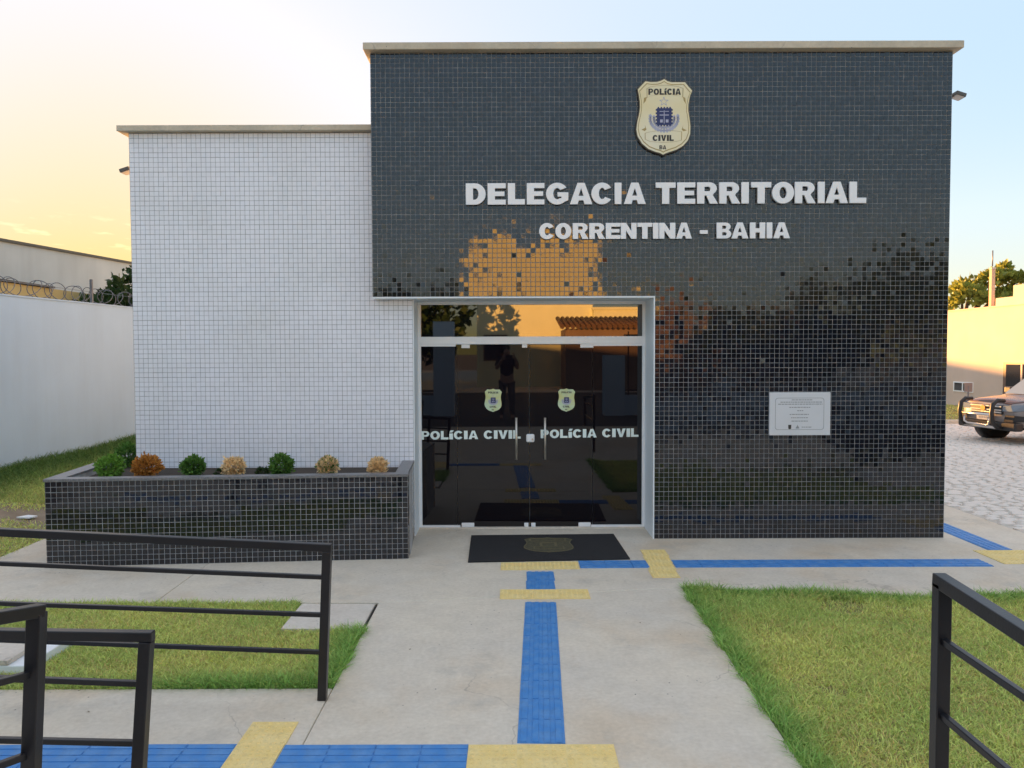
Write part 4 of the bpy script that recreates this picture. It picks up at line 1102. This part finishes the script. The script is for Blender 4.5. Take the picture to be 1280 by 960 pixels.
def verge(n):
    x = 12.2 + rng.random(n) * 4.2; y = 13.5 + rng.random(n) * 9
    return np.stack([x, y], 1), np.full(n, .01), tints(x, y, np.zeros(n)), np.ones(n)
grass('verge_grass', verge, 9000, .04, .08, .012, 'dry grass strip between the yard kerb and the cream annex')

# small litter on the left bank and walk
o = MB().prism([(-6.12, 1.15), (-5.95, 1.12), (-5.90, 1.22), (-6.05, 1.27)], .0, .02).build('paper_scrap', M['white_paint'], bevel=.004); tag(o, 'white scrap lying on the bare earth left of the planter', 'litter')
for u_, v_, lb in ((.95, -2.6, 'tiny dry brown leaf on the walk beside the right lawn corner'), (-.7, -3.1, 'tiny dry brown leaf on the walk near the left grass edge'), (-2.4, -4.0, 'tiny dry brown leaf on the front path below the left grass')):
    r_ = random.uniform(.010, .015)
    mb = MB(); a = random.uniform(0, 6)
    mb.add([(r_ * math.cos(a), r_ * math.sin(a), .002), (r_ * .35 * math.cos(a + 1.6), r_ * .35 * math.sin(a + 1.6), .007), (-r_ * math.cos(a), -r_ * math.sin(a), .003), (r_ * .35 * math.cos(a - 1.6), r_ * .35 * math.sin(a - 1.6), .006)], [(0, 1, 2, 3)])
    o = mb.build('dry_leaf', M['earth']); o.location = (u_, v_, 0)
    tag(o, lb, 'leaf', 'dry leaves on the concrete')

# ================================================================== ACROSS THE STREET (seen mirrored in the tiles and glass)
def house(name, label, x0, x1, y0, y1, h, m, wins=(), cap=None):
    e = empty(name, ((x0 + x1) / 2, y1, .45), label, 'house', 'houses across the street')
    hw, d = (x1 - x0) / 2, y1 - y0
    MB().box(-hw, hw, -d, 0, -.1, h).build('wall', m, e)
    MB().box(-hw - .08, hw + .08, -d, .08, h + .001, h + .12).build('parapet', m if cap is None else cap, e)
    for (cx, z0_, z1_, w) in wins:
        f = MB().box(cx - w / 2, cx + w / 2, -.02, .03, z0_, z1_).build('window', M['brown_frame'], e)
        MB().box(cx - w / 2 + .06, cx + w / 2 - .06, .031, .04, z0_ + .06, z1_ - .06).build('pane', M['window_dark'], f)
    return e
house('street_house', 'tall ochre house across the street, tallest of the row', -1.6, 3.7, -34, -26, 6.5, M['gold_wall'], [(-1.8, 1.2, 2.4, 1.1)])
house('street_house', 'lower ochre house beside the tall one', 3.72, 6.3, -33, -25.6, 3.5, M['gold_wall'])
e = empty('porch', (4.2, -22.3, .45), 'brown porch with clay tile roof before the ochre houses', 'porch')
MB().box(-2.0, 2.3, -3.0, 0, -.1, 2.55).build('wall', M['brown_wall'], e)
rf = MB()
for k in range(22): rf.tube([(-2.15 + k * .215, .35, 2.62), (-2.15 + k * .215, -2.9, 3.1)], .10, 8)
rf.build('roof', M['roof_tile'], e)
house('street_house', 'long brown house across the street on the right', 6.6, 14.5, -34, -27, 3.7, M['brown_wall'], [(-2, 1, 2.2, 1.2), (1.5, 1, 2.2, 1.2)])
house('street_house', 'grey house across the street on the left', -16, -5.2, -34, -27.5, 3.4, M['house_grey'], [(-2, 1, 2.2, 1.2)])
def round_tree(lab, x, y, h, r, m=M['leaf_dark'], n=7):
    bl = [(random.uniform(-r, r) * .7, random.uniform(-r, r) * .6, h - r * random.uniform(.5, 1.7), r * random.uniform(.45, .7), r * .6, r * random.uniform(.35, .55)) for _ in range(n)]
    tree('tree', lab, (x, y, .45), h - r * 1.6, bl, .38, 300, m, group='trees across the street', trunk_r=.16)
for i, (x, y, h, r, lab) in enumerate(((-3.9, -22.5, 4.3, 1.6, 'dark tree left of the ochre house'), (-8.5, -24, 4.0, 1.7, 'dark tree before the grey house'), (-12.5, -25, 4.2, 1.8, 'broad dark tree at the far left'), (9.2, -24.5, 3.7, 1.4, 'small tree before the brown house'), (13.2, -25, 4.2, 1.7, 'middle sized tree right of the brown house'), (16.9, -25, 6.2, 2.3, 'tall tree right of the brown house'), (20.5, -26, 6.4, 2.6, 'tallest broad tree at the far right'), (25, -26, 6.0, 2.6, 'broad tree beyond the far right'))):
    round_tree(lab, x, y, h, r)
fw = empty('front_wall', (0, -10.0, .45), 'low front wall with bars and pillars at the street', 'wall')
for x0, x1, ph_ in ((-1.95, -1.45, 2.35), (2.3, 2.8, 1.5)): MB().box(x0, x1, -.25, .25, 0, ph_).build('pillar', M['perimeter'], fw)
MB().box(-8.2, -1.96, -.1, .1, 0, .5).build('plinth', M['perimeter'], fw); MB().box(2.81, 12, -.1, .1, 0, .5).build('plinth', M['perimeter'], fw)
k = -8.0
while k < 12:
    if not (-2.1 < k < 2.9): MB().bar((k, 0, .5), (k, 0, 2.1), .03).build('bar', M['black_metal'], fw)
    k += .26
for x0, x1 in ((-8.2, -1.96), (2.81, 12)):
    for z in (.62, 2.0): MB().bar((x0, 0, z), (x1, 0, z), .045).build('cross_bar', M['black_metal'], fw)

# ------------------------------------------------------------------ the photographer, mirrored in the glass
pe = empty('person', (-.12, -8.78, .449), 'person in black shirt and grey trousers holding up a phone', 'person')
def skinned(name, pts, edges, radii, m, parent, sub=2):
    me = bpy.data.meshes.new(name); me.from_pydata(pts, edges, []); me.materials.append(m)
    o = bpy.data.objects.new(name, me); COL.objects.link(o); o.parent = parent
    o.modifiers.new('skin', 'SKIN').use_smooth_shade = True
    sv = me.skin_vertices[0].data if me.skin_vertices else None
    if sv is None:
        bm = bmesh.new(); bm.from_mesh(me); bm.verts.layers.skin.verify(); bm.to_mesh(me); bm.free(); sv = me.skin_vertices[0].data
    for i, r in enumerate(radii): sv[i].radius = (r, r) if not hasattr(r, '__len__') else r; sv[i].use_root = (i == 0)
    s2 = o.modifiers.new('sub', 'SUBSURF'); s2.levels = sub; s2.render_levels = sub
    return o
P_ = [(0, 0, .95), (0, 0, 1.15), (0, .01, 1.38), (0, .02, 1.47), (0, .03, 1.55), (0, .05, 1.66),
      (-.18, 0, 1.41), (-.24, .12, 1.20), (-.11, .34, 1.42), (.18, 0, 1.41), (.25, .12, 1.20), (.20, .34, 1.44),
      (-.10, 0, .88), (-.12, .03, .48), (-.13, -.01, .09), (-.14, .16, .04), (.10, 0, .88), (.12, .03, .48), (.13, -.01, .09), (.14, .16, .04)]
E_ = [(0, 1), (1, 2), (2, 3), (3, 4), (4, 5), (2, 6), (6, 7), (7, 8), (2, 9), (9, 10), (10, 11), (0, 12), (12, 13), (13, 14), (14, 15), (0, 16), (16, 17), (17, 18), (18, 19)]
skinned('body', P_, E_, [(.15, .11), (.14, .10), (.16, .10), .06, .075, .09, .065, .047, .033, .065, .047, .033, .09, .06, .042, .035, .09, .06, .042, .035], M['skin'], pe)
skinned('shirt', [(0, 0, .98), (0, 0, 1.15), (0, .01, 1.37), (0, .015, 1.44), (-.18, 0, 1.405), (-.235, .10, 1.24), (.18, 0, 1.405), (.24, .10, 1.24)], [(0, 1), (1, 2), (2, 3), (2, 4), (4, 5), (2, 6), (6, 7)], [(.175, .135), (.165, .125), (.18, .12), .075, .08, .068, .08, .068], M['dark_cloth'], pe)
skinned('trousers', [(0, 0, .97), (-.10, 0, .86), (-.12, .03, .48), (-.13, -.01, .09), (.10, 0, .86), (.12, .03, .48), (.13, -.01, .09)], [(0, 1), (1, 2), (2, 3), (0, 4), (4, 5), (5, 6)], [(.168, .13), .108, .078, .062, .108, .078, .062], M['grey_cloth'], pe)
skinned('hair', [(0, .035, 1.70), (0, -.01, 1.70), (0, -.03, 1.63)], [(0, 1), (1, 2)], [.085, .095, .075], M['ink'], pe, 1)
hd = MB()
for s_, bx, bz, by in ((-1, -.10, 1.46, .36), (1, .19, 1.48, .36)):
    for k in range(4): hd.tube([(bx + s_ * .0, by, bz - .04 + k * .022), (bx - s_ * .05, by + .03, bz - .035 + k * .023), (bx - s_ * .085, by + .012, bz - .03 + k * .022)], [.011, .010, .008], 6)
    hd.tube([(bx, by, bz), (bx - s_ * .03, by - .01, bz + .075), (bx - s_ * .06, by, bz + .09)], [.013, .011, .009], 6)
hd.build('fingers', M['skin'], pe)
fc = MB().tube([(-.032, .138, 1.675), (-.032, .142, 1.675)], .012, 8).tube([(.032, .138, 1.675), (.032, .142, 1.675)], .012, 8); fc.build('eyes', M['ink'], pe)
MB().tube([(0, .12, 1.67), (0, .16, 1.63), (0, .13, 1.62)], [.008, .016, .008], 6).build('nose', M['skin'], pe)
ph = MB().box(-.03, .13, .395, .404, 1.44, 1.52).build('phone', M['car_plastic'], bevel=.004); ph.location = pe.location
tag(ph, 'black phone held up sideways by the person in the black shirt', 'phone')
